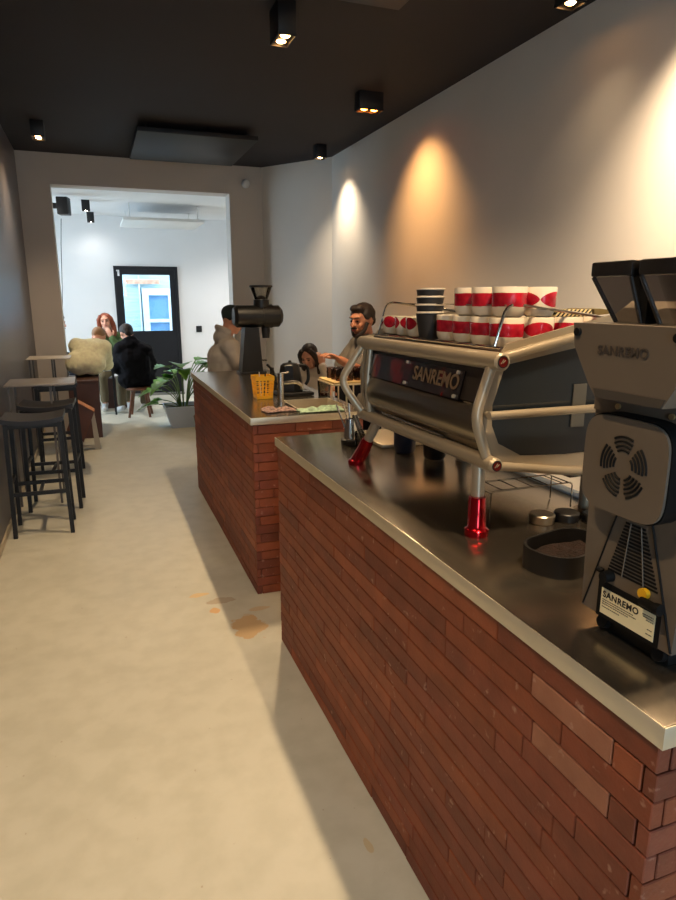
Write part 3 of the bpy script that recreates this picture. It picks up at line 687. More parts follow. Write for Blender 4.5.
# woman in green facing camera
ws = thing('box_stool', (.2, 9.83, 0), 'stool under the red-haired person in green', 'stool')
MB().bb(-.17, .17, -.15, .15, 0, .43, .006).build('box', darkbrown, ws)
figure('person with long auburn hair and green top, hand at chin, facing the camera', (.2, 9.8, 0), dict(
    head=(.125, 9.62, 1.225), neck=(.16, 9.70, 1.08), chest=(.19, 9.76, .92), waist=(.20, 9.80, .72), hipl=(.29, 9.78, .56), hipr=(.11, 9.78, .56),
    knl=(.34, 9.5, .48), knr=(.02, 9.55, .48), anl=(.36, 9.62, .09), anr=(.03, 9.62, .09), toel=(.36, 9.48, .04), toer=(.02, 9.48, .04),
    shl=(.34, 9.74, 1.0), shr=(.0, 9.74, 1.0), ell=(.30, 9.5, .80), elr=(-.03, 9.5, .78), wrl=(.19, 9.50, 1.02), wrr=(.10, 9.42, .72), hdl=(-.4, -.05, .8), hnl=(0, 1, .2)),
    (-.12, -.95, .05), skin_w, hair_rd, mat('olive_green_top', (70, 92, 50), .85), khaki, white_sh, headtilt=(-.15, 0, 1), hair='long')
# person mostly hidden by the left pillar
ws2 = thing('box_stool', (-.62, 9.9, 0), 'stool mostly hidden behind the left pillar', 'stool')
MB().bb(-.17, .17, -.15, .15, 0, .43, .006).build('box', darkbrown, ws2)
figure('person in black almost hidden behind the left pillar of the opening', (-.62, 9.9, 0), dict(
    head=(-.50, 9.85, 1.20), neck=(-.58, 9.88, 1.06), chest=(-.60, 9.88, .92), waist=(-.62, 9.90, .72), hipl=(-.62, 9.99, .56), hipr=(-.62, 9.81, .56),
    knl=(-.25, 9.98, .50), knr=(-.25, 9.82, .50), anl=(-.2, 9.98, .09), anr=(-.2, 9.82, .09), toel=(-.08, 9.98, .04), toer=(-.08, 9.82, .04),
    shl=(-.60, 10.06, 1.0), shr=(-.58, 9.70, 1.0), ell=(-.5, 10.08, .76), elr=(-.48, 9.66, .76), wrl=(-.28, 10.02, .70), wrr=(-.26, 9.74, .70)),
    (.9, -.3, -.1), skin_w, hair_dk, blk_cl, jeans, blk_cl, hair='short')
# low table between them
lt = thing('low_table', (.0, 9.27, 0), 'small white-topped low table between the seated people', 'table')
MB().bb(-.24, .20, -.17, .13, .60, .62, .003).build('table_top', mat('white_laminate', (215, 225, 235), .3), lt)
for x in (-.2, .16):
    for y in (-.14, .1): MB().bb(x-.012, x+.012, y-.012, y+.012, 0, .60).build('leg', black, lt, smooth=False)
mg = MB().lathe([(0, .002), (.028, .002), (.036, .08), (.033, .08), (.026, .008), (0, .008)]).build('coffee_mug', wf, origin=None); mg.location = (.09, 9.19, .62)
tag(mg, 'small white mug on the low table', 'mug')

# ------------------------------------------------------------------ plant
pt = thing('potted_plant', (.93, 8.02, 0), 'leafy green plant in a tapered pale grey planter at the end of the far counter', 'plant')
w = MB()
def taper(w, x0, x1, y0, y1, z0, z1, k):
    cx, cy = (x0+x1)/2, (y0+y1)/2; hx, hy = (x1-x0)/2, (y1-y0)/2
    def ring(s, z): return [w.bm.verts.new((cx+a*hx*s, cy+b*hy*s, z)) for a, b in ((-1, -1), (1, -1), (1, 1), (-1, 1))]
    a = ring(k, z0); b = ring(1, z1); c = ring(.93, z1); d = ring(.9, z1-.05)
    w.bm.faces.new(a[::-1]); w.bm.faces.new(d)
    for p, q in ((a, b), (b, c), (c, d)):
        for i in range(4): w.bm.faces.new((p[i], p[(i+1) % 4], q[(i+1) % 4], q[i]))
taper(w, -.24, .24, -.2, .2, 0, .27, .66); w.build('planter', mat('pale_grey_planter', (188, 202, 222), .3), pt, smooth=False)
MB().bb(-.20, .20, -.17, .17, .2, .225).build('soil', mat('soil', (48, 36, 28), .95, bump=.6), pt, smooth=False)
leafm = mat('leaf_green', (88, 136, 48), .35, var=.35, vscale=6); stemm = mat('stem_green', (84, 110, 52), .5)
def leaf(w, base_, d, size, droop):
    d = V(d).normalized(); up = V((0, 0, 1)); sd = d.cross(up).normalized(); n = sd.cross(d)
    N_ = 9; rows = []
    for i in range(N_+1):
        t = i/N_; wd = size*.5*sin(pi*min(1, t**.62))**.9 if 0 < t < 1 else 0
        if 2 < i < 8: wd *= (1.08, .80)[i % 2]
        c = V(base_)+d*size*t - up*droop*size*t*t
        rows.append([c+sd*wd*s+n*abs(s)*wd*.25 for s in (-1, -.5, 0, .5, 1)])
    vs = [[w.bm.verts.new(p) for p in r] for r in rows]
    for a, b in zip(vs, vs[1:]):
        for k in range(4): w.bm.faces.new((a[k], a[k+1], b[k+1], b[k]))
rl = random.Random(5)
for i in range(24):
    a = rl.uniform(0, 2*pi); hh = rl.uniform(.22, .58); ou = rl.uniform(.10, .27)
    if i in (0, 1, 2, 3, 4): a = pi+rl.uniform(-.5, .6); ou = (.20, .26, .24, .30, .22)[i]; hh = (.36, .24, .12, .05, .30)[i]
    if i in (5, 6, 7, 8): a = rl.uniform(-.6, .4); ou = .2+.05*(i-5); hh = .50+.02*i/5
    p0 = V((cos(a)*.04, sin(a)*.04, .22)); p2 = V((cos(a)*ou, sin(a)*ou, .22+hh)); p1 = V((cos(a)*ou*.35, sin(a)*ou*.35, .22+hh*.75))
    pts = [p0*(1-t)**2+p1*2*t*(1-t)+p2*t*t for t in [k/8 for k in range(9)]]
    st_ = MB().tube(pts, .006, 6).build('stem', stemm, pt)
    w = MB(); dr = (p2-p1); leaf(w, p2, (dr.x, dr.y, dr.z*.25), rl.uniform(.20, .30), rl.uniform(.25, .8))
    lo = w.build('leaf', leafm, st_); md = lo.modifiers.new('so', 'SOLIDIFY'); md.thickness = .0015
pt2 = thing('plant_pot', (1.10, 7.70, 0), 'small dark pot beside the pale planter at the counter end', 'pot')
MB().lathe([(0, 0), (.07, 0), (.09, .16), (.095, .17), (.085, .17), (.08, .14), (0, .14)]).build('pot', mat('dark_grey_pot', (60, 62, 66), .5), pt2)

# ------------------------------------------------------------------ far counter items
# tall black shop grinder
gk = thing('coffee_grinder', (1.13, 5.05, CT), 'tall black shop grinder with clear hopper on the far counter', 'coffee grinder')
w = MB(); w.bb(-.10, .11, -.09, .09, 0, .018, .005).build('base', blackp, gk)
w = MB(); w.prism([(-.085, .018), (.085, .018), (.06, .36), (-.05, .36)], -.065, .065, 'xz').build('column', blackp, gk)
w = MB(); w.cyl((-.10, 0, .445), (.235, 0, .445), .085, seg=40); w.cyl((-.125, 0, .445), (-.10, 0, .445), .065, .085, seg=40); w.cyl((.235, 0, .445), (.262, 0, .445), .085, .055, seg=40); w.cyl((.10, 0, .445), (.18, 0, .445), .092, seg=40)
w.build('motor_housing', blackp, gk)
w = MB(); w.lathe([(.058, .50), (.062, .53), (.060, .572), (.03, .572), (.03, .50)], (.10, 0, 0)); w.build('hopper_collar', blackp, gk)
w = MB(); w.lathe([(.050, .573), (.084, .665), (.081, .665), (.047, .573)], (.10, 0, 0), 32); w.build('hopper', clear_glass('hopper_clear', (248, 248, 246)), gk)
w = MB(); w.lathe([(0, .682), (.085, .682), (.090, .678), (.090, .666), (.0, .666)], (.10, 0, 0)); w.build('hopper_lid', black, gk)
w = MB(); w.lathe([(0, .574), (.042, .574), (.038, .59), (.02, .602), (0, .605)], (.10, 0, 0)); w.build('coffee_beans', mat('beans', (50, 30, 22), .5, bump=.8, bscale=90), gk)
w = MB(); w.lathe([(.034, .37), (.034, .33), (.028, .275), (.024, .275), (.028, .33), (.028, .37)], (.13, 0, 0)); w.build('spout', black, gk)
w = MB(); w.cyl((.262, 0, .445), (.27, 0, .445), .03, seg=24); w.build('adjustment_dial', chrome, gk)
w = MB(); w.tube([(.09, -.03, .10), (.13, -.03, .10), (.13, .03, .10), (.09, .03, .10)], .005, 8, .01); w.build('bag_clip', chrome, gk)
# yellow basket
bk = thing('plastic_basket', (.905, 3.735, CT), 'square yellow perforated plastic basket by the tap', 'basket')
w = MB(); ym = mat('yellow_plastic', (248, 190, 30), .4)
Hh = .135; bw = .046; tw = .056
for sx, sy in ((0, -1), (0, 1), (-1, 0), (1, 0)):
    # side made of slats and ribs (real holes)
    n = 5; tx, ty = (1, 0) if sx == 0 else (0, 1)
    def pos(u, z):
        hw = bw+(tw-bw)*z/Hh; return V((sx*hw+tx*u*hw, sy*hw+ty*u*hw, z))
    for k in range(n+1):
        u = -1+2*k/n
        w.tube([pos(u, .002), pos(u, Hh)], .0026, 6)
    for z in [.003, .032, .055, .078, .101]: w.tube([pos(-1, z), pos(1, z)], .0028, 6)
    w.box(pos(0, Hh-.012), (tw*2*(abs(tx)) + .005, tw*2*abs(ty)+.005, .026)); w.box(pos(0, .012), (bw*2*abs(tx)+.005, bw*2*abs(ty)+.005, .018))
w.bb(-bw, bw, -bw, bw, 0, .004); w.build('basket_body', ym, bk)
sl = thing('drinking_straws', (.90, 3.735, CT+.006), 'few thin white and dark sticks standing in the yellow basket', 'straws')
for (x, y, m_) in ((-.01, .02, wf), (.02, -.01, black), (.03, .02, black)): MB().cyl((x*.5, y*.5, 0), (x, y, .15), .003, seg=8).build('stick', m_, sl)
# tap
taps = mat('tap_steel', (190, 184, 176), .25, 1.)
tp = thing('tap', (.953, 3.505, CT), 'brushed steel mixer tap at the sink of the far counter', 'tap')
w = MB(); w.cyl((0, 0, 0), (0, 0, .008), .026); w.cyl((0, 0, .008), (0, 0, .155), .0175, seg=28); w.cyl((0, 0, .157), (0, 0, .172), .0175, seg=28); w.build('body', taps, tp)
MB().tube([(.015, 0, .115), (.09, 0, .12), (.125, 0, .10), (.128, 0, .075)], .0105, 14, .04).build('spout', taps, tp)
MB().tube([(0, 0, .168), (.05, 0, .176)], .0045, 10).build('lever', taps, tp)
# black kettle on scale
sc = thing('coffee_scale', (1.105, 3.80, CT), 'flat black scale under the black kettle', 'scale')
MB().bb(-.10, .12, -.08, .08, .003, .022, .004).build('body', black, sc); MB().bb(-.08, .10, -.06, .07, .0225, .026, .001).build('platform', blackg, sc)
kt = thing('kettle', (1.10, 3.82, CT+.027), 'angular black kettle on the flat black scale', 'kettle')
w = MB(); w.lathe([(0, 0), (.084, 0), (.086, .01), (.060, .155), (.055, .16), (0, .165)], seg=8); w.build('body', blackp, kt, ang=20)
MB().lathe([(0, .185), (.008, .184), (.012, .172), (.045, .166), (.05, .160), (0, .16)]).build('lid', blackp, kt)
MB().tube([(-.06, 0, .03), (-.115, 0, .06), (-.10, 0, .12), (-.145, 0, .165)], .008, 10, .03).build('spout', blackp, kt)
MB().tube([(.055, 0, .15), (.115, 0, .15), (.12, 0, .06), (.10, 0, .03)], .010, 10, .03).build('handle', blackp, kt)
bt = thing('syrup_bottle', (1.07, 4.15, CT), 'small dark bottle behind the yellow basket', 'bottle')
MB().lathe([(0, 0), (.032, 0), (.035, .01), (.035, .07), (.013, .10), (.012, .115), (0, .115)]).build('bottle', blackp, bt); MB().cyl((0, 0, .115), (0, 0, .135), .014).build('stopper', black, bt)
# cloths
def cloth(name, x, y, sx, sy, m, label, seed, hgt=.016):
    w = MB(); n1, n2 = 26, 16; vs = []
    for i in range(n1+1):
        r = []
        for j in range(n2+1):
            u, v_ = i/n1*2-1, j/n2*2-1
            p = V((u*sx*(1+.12*noise.noise(V((v_*2, seed, 0)))), v_*sy*(1+.25*noise.noise(V((u*2, seed+5, 0)))), 0))
            z = .003+hgt*max(0, .5+noise.noise(V((u*2.2+seed, v_*1.7, 0)))+.4*noise.noise(V((u*6, v_*5, seed))))*(1-max(abs(u), abs(v_))**4)
            r.append(w.bm.verts.new((p.x, p.y, z)))
        vs.append(r)
    for a, b in zip(vs, vs[1:]):
        for k in range(n2): w.bm.faces.new((a[k], a[k+1], b[k+1], b[k]))
    o = w.build(name, m, origin=None); o.location = (x, y, CT+.001); md = o.modifiers.new('so', 'SOLIDIFY'); md.thickness = .002; md.offset = 1
    return tag(o, label, 'cloth')
c1 = mat('patterned_cloth', (134, 108, 100), .9, var=.85, vscale=70); c2 = mat('green_white_cloth', (150, 176, 148), .9, var=.45, vscale=45)
cloth('cleaning_cloth', .875, 3.27, .085, .065, c1, 'crumpled patterned brown and pink cloth at the edge of the far counter', 1.3)
cloth('cleaning_cloth', 1.085, 3.19, .125, .055, c2, 'green and white striped cloth beside the sink', 4.7, .02)
# glass with coffee
def glassware(loc, r, h_, label, fill=None, name='drinking_glass'):
    t = thing(name, loc, label, 'glass')
    MB().lathe([(0, 0), (r*.86, 0), (r, h_), (r-.002, h_), (r*.84, .006), (0, .006)]).build('glass', clear_glass('tumbler_glass', (225, 225, 220), .03), t)
    if fill: MB().lathe([(0, .007), (r*.82, .007), (r*.86, fill), (0, fill)]).build('drink', mat('dark_drink', (70, 24, 14), .15), t)
    return t
glassware((1.275, 3.68, CT), .042, .10, 'glass tumbler with dark coffee left in it, behind the sink', .026)
# raised shelf with wavy glasses
rk = thing('counter_shelf', (1.32, 3.42, CT), 'raised steel shelf over the back edge of the far counter', 'shelf')
MB().bb(-.13, .17, -.14, .14, .115, .122, .002).build('shelf_top', steel_edge, rk)
for y in (-.12, .12):
    MB().tube([(-.005, y, 0), (-.005, y, .115)], .005, 8).build('leg', steel_edge, rk)
    MB().tube([(-.045, y, 0), (-.045, y, .115)], .005, 8).build('leg', steel_edge, rk)
tr = thing('serving_board', (1.33, 3.42, CT+.123), 'pale wooden board on the raised shelf under the glasses', 'board')
MB().bb(-.135, .155, -.13, .13, 0, .012, .004).build('board', mat('pale_wood', (205, 178, 120), .5, var=.1), tr)
gg = clear_glass('smoky_tumbler', (190, 165, 150), .05)
first = None; k = 0
for j in range(3):
    for i in range(4):
        x = 1.25+i*.055; y = 3.34+j*.075
        if first is None:
            first = thing('small_glass', (x, y, CT+.136), 'small ribbed brownish glasses lined up on the pale board', 'glass', 'small ribbed glasses on the board')
            w = MB(); n = 40
            for (r0, z0), (r1, z1) in zip([(.022, 0), (.024, .004), (.023, .02), (.025, .034), (.023, .048), (.025, .062)], [(.024, .004), (.023, .02), (.025, .034), (.023, .048), (.025, .062), (.023, .062)]): w.lathe([(r0, z0), (r1, z1)], seg=24)
            w.lathe([(0, 0), (.022, 0)], seg=24); w.build('glass', gg, first)
        else: dup(first, (x, y, CT+.136))

# ------------------------------------------------------------------ near counter far-end items
pc = thing('steel_cup', (.945, 2.40, CT), 'tall steel cup with black foot holding thermometers, behind the espresso machine', 'cup')
MB().lathe([(0, 0), (.038, 0), (.04, .004), (.04, .018), (.034, .022), (0, .022)]).build('foot', black, pc)
MB().lathe([(.028, .022), (.026, .06), (.023, .105), (.021, .105), (.025, .03)]).build('cup_body', chrome, pc)
ut = [(-.01, 0, -.055, .02), (.012, .0, -.035, -.01), (.008, .01, .0, .02)]
for i, (x, y, X, Y) in enumerate(ut):
    o = MB().tube([(.945+x, 2.40+y, CT+.03), (.945+X, 2.40+Y, CT+.165)], .0035, 8).build('bar_spoon', chrome, origin=(.945+x, 2.40+y, CT+.03))
    tag(o, ['bar spoon leaning far left out of the steel cup', 'bar spoon in the middle of the steel cup', 'bar spoon standing nearly upright in the steel cup'][i], 'spoon', 'bar spoons in the steel cup')
tg = thing('milk_tongs', (.93, 2.22, CT), 'steel and black tongs leaning in a clear glass by the far machine leg', 'tongs')
for dx in (-.006, .006): MB().box((dx-.002, .02, .075), (.009, .004, .16), M.Rotation(R(-22), 3, 'Y')).build('arm', chrome, tg)
glassware((.925, 2.225, CT), .03, .085, 'small clear glass beside the far red machine foot')
# perforated tray
pf = thing('perforated_tray', (1.13, 2.42, CT), 'perforated steel draining tray at the far end of the near counter', 'tray')
def perf():
    m = bpy.data.materials.new('perforated_steel'); m.use_nodes = True; nt = m.node_tree; b = nt.nodes['Principled BSDF']; b.inputs['Metallic'].default_value = .7; b.inputs['Roughness'].default_value = .35
    tc = nt.nodes.new('ShaderNodeTexCoord'); mp = nt.nodes.new('ShaderNodeMapping'); mp.inputs['Scale'].default_value = (80, 80, 1)
    fr = nt.nodes.new('ShaderNodeVectorMath'); fr.operation = 'FRACTION'; sb = nt.nodes.new('ShaderNodeVectorMath'); sb.operation = 'SUBTRACT'; sb.inputs[1].default_value = (.5, .5, 0)
    sx = nt.nodes.new('ShaderNodeSeparateXYZ'); cx_ = nt.nodes.new('ShaderNodeCombineXYZ'); ln = nt.nodes.new('ShaderNodeVectorMath'); ln.operation = 'LENGTH'
    cr = nt.nodes.new('ShaderNodeValToRGB'); cr.color_ramp.interpolation = 'CONSTANT'; cr.color_ramp.elements[0].color = lin((60, 50, 42)); cr.color_ramp.elements[1].position = .28; cr.color_ramp.elements[1].color = lin((210, 196, 168))
    L = nt.links.new; L(tc.outputs['Object'], mp.inputs[0]); L(mp.outputs[0], fr.inputs[0]); L(fr.outputs[0], sb.inputs[0]); L(sb.outputs[0], sx.inputs[0]); L(sx.outputs[0], cx_.inputs[0]); L(sx.outputs[1], cx_.inputs[1]); L(cx_.outputs[0], ln.inputs[0]); L(ln.outputs['Value'], cr.inputs[0]); L(cr.outputs[0], b.inputs['Base Color'])
    return m
MB().bb(-.10, .14, -.15, .15, .001, .014, .003).build('grid', perf(), pf)
bluec = mat('dark_blue_glaze', (34, 40, 56), .35)
for i, (x, y, lab) in enumerate([(1.09, 2.19, 'dark blue-grey cup under the far end of the espresso machine'), (1.15, 2.06, 'dark cup partly hidden behind the lower tube of the machine')]):
    o = MB().lathe([(0, 0), (.036, 0), (.042, .01), (.044, .085), (.041, .085), (.039, .012), (0, .01)]).build('coffee_cup', [bluec, blackp][i]); o.location = (x, y, CT+.001); tag(o, lab, 'cup')

# ------------------------------------------------------------------ espresso machine
em = thing('espresso_machine', (1.08, 1.69, CT), 'large champagne tube-framed espresso machine with red feet, on the near counter', 'espresso machine')
YN, YF = 1.29, 2.075
def E_(w, name, m, par=em, **k): return w.build(name, m, par, world=True, **k)
def side_path(dx=0, dz=0): return [(.868, 1.407), (.836, 1.335), (.812, 1.275), (.838, 1.215), (.868, 1.158)]
# front top and bottom tubes
E_(MB().cyl((.868, 1.255, 1.407), (.868, YF+.02, 1.400), .0215, seg=32).cyl((.868, 1.2515, 1.407), (.868, 1.2555, 1.407), .0165, .0215, seg=32), 'top_tube', champagne)
E_(MB().cyl((.868, 1.258, 1.160), (.868, YF+.02, 1.148), .0190, seg=32).cyl((.868, 1.2515, 1.160), (.868, 1.2585, 1.160), .0145, .019, seg=32), 'bottom_tube', champagne)
for z, r in ((1.407, .0125), (1.160, .0115)):
    k_ = E_(MB().cyl((.868, 1.256, z), (.868, 1.2505, z), r, seg=28), 'end_badge', mat('dark_red_badge', (120, 26, 24), .3, .5)); 
    tag(k_, 'dark red round end badge')
    MB().lathe([(r*.95, -.0005), (r*1.12, -.0005), (r*1.12, .0035), (r*.95, .0025)], (.868, 1.250, z), rot=M.Rotation(R(-90), 3, 'X')).build('badge_ring', black, k_, world=True)
    MB().tube([(.868-.006, 1.2498, z-.004), (.868+.001, 1.2498, z+.006), (.868-.001, 1.2498, z-.003), (.868+.006, 1.2498, z+.004)], .0009, 6).build('badge_mark', champagne, k_, world=True)
# bent side tubes (near and far), plus an inner far tube
def bent(y, bulge, r, z0=1.407, z1=1.160, yb=0):
    pts = [(.868, y, z0), (.868-bulge*.55, y+yb*.5, z0-.07), (.868-bulge, y+yb, z0-.132), (.868-bulge*.5, y+yb*.5, z1+.055), (.868, y, z1)]
    return MB().tube(pts, r, 20, .04)
E_(bent(YN+.0, .042, .0130), 'side_tube', champagne)
E_(bent(YF, .077, .0135, 1.40, 1.148, .03), 'side_tube', champagne)
E_(bent(YF-.055, .012, .010, 1.40, 1.148), 'inner_tube', champagne)
# legs
for (ft, tpp) in (((.862, 1.315, CT), (.872, 1.335, 1.155)), ((.845, 2.085, CT), (.885, 1.985, 1.145))):
    a, b = V(ft), V(tpp); d_ = (b-a)
    l_ = E_(MB().cyl(a+d_*.50, b, .0165, .0175, seg=24), 'leg', champagne)
    w = MB(); q = d_.to_track_quat('Z', 'Y').to_matrix()
    w.lathe([(.0, .0), (.030, .0), (.031, .006), (.031, .016), (.026, .020), (.0225, .026), (.0195, .06), (.019, .098), (.017, .101), (0, .101)], a, rot=M.Identity(3), seg=28) if abs(d_.x) < .02 else None
    if abs(d_.x) >= .02:
        w.lathe([(0, 0), (.030, 0), (.031, .006), (.031, .014), (.024, .018), (0, .018)], a, seg=28); w.cyl(a+V((0, 0, .012)), a+d_*.56, .0225, .019, seg=28)
    for k in range(12):
        an = 2*pi*k/12; o_ = q @ V((cos(an)*.0205, sin(an)*.0205, 0)); w.cyl(a+d_*.14+o_*1.02, a+d_*.52+o_*.93, .0028, seg=6)
    fo = w.build('foot', redan, l_, world=True); tag(fo, 'translucent red anodised foot')
# back legs on the barista side
for y in (1.36, 2.0): E_(MB().cyl((1.24, y, CT+.012), (1.24, y, 1.12), .017, seg=20).cyl((1.24, y, CT), (1.24, y, CT+.012), .03, seg=20), 'leg', champagne)
# body shell
brs = mat('brushed_body_steel', (150, 140, 124), .24, 1., var=.08, vscale=5, stretch=(1, .4, 30))
dkp = mat('dark_body_panel', (58, 50, 44), .35, .3)
E_(MB().prism([(.885, 1.385), (.872, 1.30), (.885, 1.175), (.93, 1.135), (1.30, 1.105), (1.32, 1.20), (1.32, 1.42), (.93, 1.40)], YN+.022, YF-.03, 'xz'), 'body', dkp, smooth=False)
# lower bulging steel panel, upper panel
prof = [(.871+.0, 1.296), (.862, 1.285), (.853, 1.262), (.851, 1.235), (.857, 1.205), (.872, 1.182), (.892, 1.170), (.90, 1.20), (.90, 1.29)]
E_(MB().prism(prof, YN+.02, YF-.035, 'xz'), 'lower_panel', brs, ang=50)
E_(MB().prism([(.889, 1.392), (.8665, 1.297), (.90, 1.297), (.90, 1.392)], YN+.02, YF-.035, 'xz'), 'upper_panel', dkp, smooth=False)
E_(MB().tube([(.864, 1.90, 1.180), (.864, 1.50, 1.183)], .0035, 8), 'trim_strip', chrome)
# logo plate (tilted plane through (.885,z1.362) and (.866,z1.297))
tl = atan2(.0225, .095); cream_s = mat('pale_screw', (225, 215, 195), .3, .5)
PB = M((V((0, -1, 0)), V((sin(tl), 0, cos(tl))), V((-cos(tl), 0, sin(tl))))).transposed()  # columns: right, up, out
def pp(y, z, out=.0): 
    x = .8665+(z-1.297)*(.0225/.095); return V((x, y, z))+PB.col[2].normalized()*out if False else V((x, y, z))+V((-cos(tl), 0, sin(tl)))*out
plm = mat('smoked_acrylic', (20, 14, 14), .08, coat=.6)
def platemat():
    m = bpy.data.materials.new('smoked_plate_red_print'); m.use_nodes = True; nt = m.node_tree; b = nt.nodes['Principled BSDF']; L = nt.links.new; N = nt.nodes.new
    b.inputs['Roughness'].default_value = .12; b.inputs['Coat Weight'].default_value = .5
    tc = N('ShaderNodeTexCoord'); mp = N('ShaderNodeMapping'); mp.inputs['Scale'].default_value = (1, 9, 4); mp.inputs['Rotation'].default_value = (.35, 0, 0)
    n = N('ShaderNodeTexNoise'); n.inputs['Scale'].default_value = 2.2; n.inputs['Detail'].default_value = 1.5; L(tc.outputs['Object'], mp.inputs[0]); L(mp.outputs[0], n.inputs[0])
    cr = N('ShaderNodeValToRGB'); cr.color_ramp.elements[0].position = .50; cr.color_ramp.elements[0].color = lin((26, 18, 16)); cr.color_ramp.elements[1].position = .56; cr.color_ramp.elements[1].color = lin((104, 12, 14))
    L(n.outputs[0], cr.inputs[0]); L(cr.outputs[0], b.inputs['Base Color']); return m
y0, y1 = 1.425, 2.035
A_ = [pp(y0, 1.292, .003), pp(y1, 1.292, .003), pp(y1, 1.366, .003), pp(y0, 1.366, .003)]; B_ = [pp(y0, 1.292, .0075), pp(y1, 1.292, .0075), pp(y1, 1.366, .0075), pp(y0, 1.366, .0075)]
w = MB(); a = [w.bm.verts.new(v) for v in A_]; b = [w.bm.verts.new(v) for v in B_]
w.bm.faces.new(a); w.bm.faces.new(b[::-1])
for i in range(4): w.bm.faces.new((a[i], a[(i+1) % 4], b[(i+1) % 4], b[i]))
lp = E_(w, 'logo_plate', platemat(), smooth=False); tag(lp, 'smoked plate with red print')
for (y, z) in ((2.02, 1.358), (2.018, 1.300), (1.745, 1.360), (1.735, 1.300), (1.45, 1.360), (1.445, 1.299)):
    MB().cyl(pp(y, z, .0075), pp(y, z, .014), .0050, seg=14).build('screw', cream_s, lp, world=True)
silver = mat('silver_print', (128, 104, 78), .45, .3)
mt = M.Translation(pp(1.567, 1.333, .009)-V(em.location)) @ PB.to_4x4()
text('SANREMO', .056, 'lettering', silver, lp, mt, .0004, .0012, 1.0)
# side glass and side plates
outer = [(.866, 1.405), (1.09, 1.452), (1.33, 1.50), (1.34, 1.30), (1.33, 1.10), (1.10, 1.120), (.93, 1.135), (.866, 1.160), (.852, 1.22), (.848, 1.30)]
inner = [(.902, 1.395), (1.09, 1.428), (1.30, 1.462), (1.305, 1.30), (1.30, 1.165), (1.10, 1.160), (.965, 1.168), (.895, 1.205), (.874, 1.25), (.872, 1.30)]
sg = mat('dark_side_glass', (30, 38, 46), .06, coat=.8)
for (ya, yb, yg) in ((YN, YN+.02, YN+.006), (YF-.03, YF-.01, YF-.018)):
    sp_ = E_(MB().ringprism(outer, inner, ya, yb, 'xz'), 'side_plate', champagne, smooth=False)
    MB().prism(inner, yg, yg+.006, 'xz').build('side_glass', sg, sp_, world=True, smooth=False)
    yt = ya-.004 if ya < 1.5 else yb+.004
    MB().tube([(.875, yt, 1.411), (1.09, yt, 1.456), (1.33, yt, 1.50)], .0115, 16).build('edge_tube', champagne, sp_, world=True)
    MB().tube([(.875, yt, 1.152), (1.10, yt, 1.118), (1.33, yt, 1.098)], .0115, 16).build('edge_tube', champagne, sp_, world=True)
E_(MB().cyl((.845, YN-.028, 1.281), (1.30, YN-.028, 1.281), .0105, seg=20).cyl((.855, YN-.028, 1.281), (.855, YN, 1.281), .007, seg=12).cyl((1.28, YN-.028, 1.281), (1.28, YN, 1.281), .007, seg=12), 'side_bar', champagne)
MB().bb(1.11, 1.15, YN+.001, YN+.004, 1.23, 1.34).build('painted_reflection', mat('painted_reflection', (84, 82, 76), .8), em, world=True, smooth=False)  # dim reflection in the side glass, painted as a thin slab
# raised plates beside cup tray
for ya in (YN+.002, YF-.034): E_(MB().prism([(.885, 1.415), (.905, 1.445), (1.33, 1.535), (1.33, 1.495), (.89, 1.405)], ya, ya+.006, 'xz'), 'tray_side', champagne, smooth=False)
E_(MB().bb(.888, 1.32, YN+.01, YF-.035, 1.418, 1.4285, .002), 'cup_tray', mat('tray_dark_steel', (110, 100, 88), .3, .9))
E_(MB().tube([(.886, YN+.0, 1.435), (.886, YF-.03, 1.429)], .0035, 8), 'tray_front_wire', chrome)
# rails
for y in (1.345, 2.04):
    E_(MB().tube([(.905, y, 1.430), (.935, y, 1.538), (1.245, y, 1.500), (1.31, y, 1.43)], .0038, 10, .03), 'cup_rail', chrome)
E_(MB().cyl((.934, 1.345, 1.533), (.934, 2.04, 1.533), .0012, seg=8), 'rail_wire', chrome)
# barista side: groups, portafilters, drip tray, steam wands
E_(MB().bb(1.18, 1.42, 1.36, 2.0, 1.07, 1.095, .004), 'drip_tray', steel)
for y in (1.47, 1.69, 1.91):
    g_ = E_(MB().cyl((1.38, y, 1.20), (1.38, y, 1.30), .035, seg=24).bb(1.30, 1.42, y-.03, y+.03, 1.28, 1.36, .006), 'group_head', chrome)
    MB().cyl((1.38, y, 1.175), (1.38, y, 1.20), .036, seg=24).cyl((1.41, y, 1.19), (1.55, y, 1.175), .014, seg=14).build('portafilter', blackp, g_, world=True)
for y in (1.335, 2.03): E_(MB().tube([(1.36, y, 1.36), (1.42, y, 1.34), (1.42, y, 1.10)], .006, 10, .03), 'steam_wand', chrome)
E_(MB().tube([(.93, 1.95, 1.13), (1.02, 1.8, 1.10), (1.15, 1.6, 1.115), (1.2, 1.42, 1.10)], .006, 8, .1), 'hose', black)

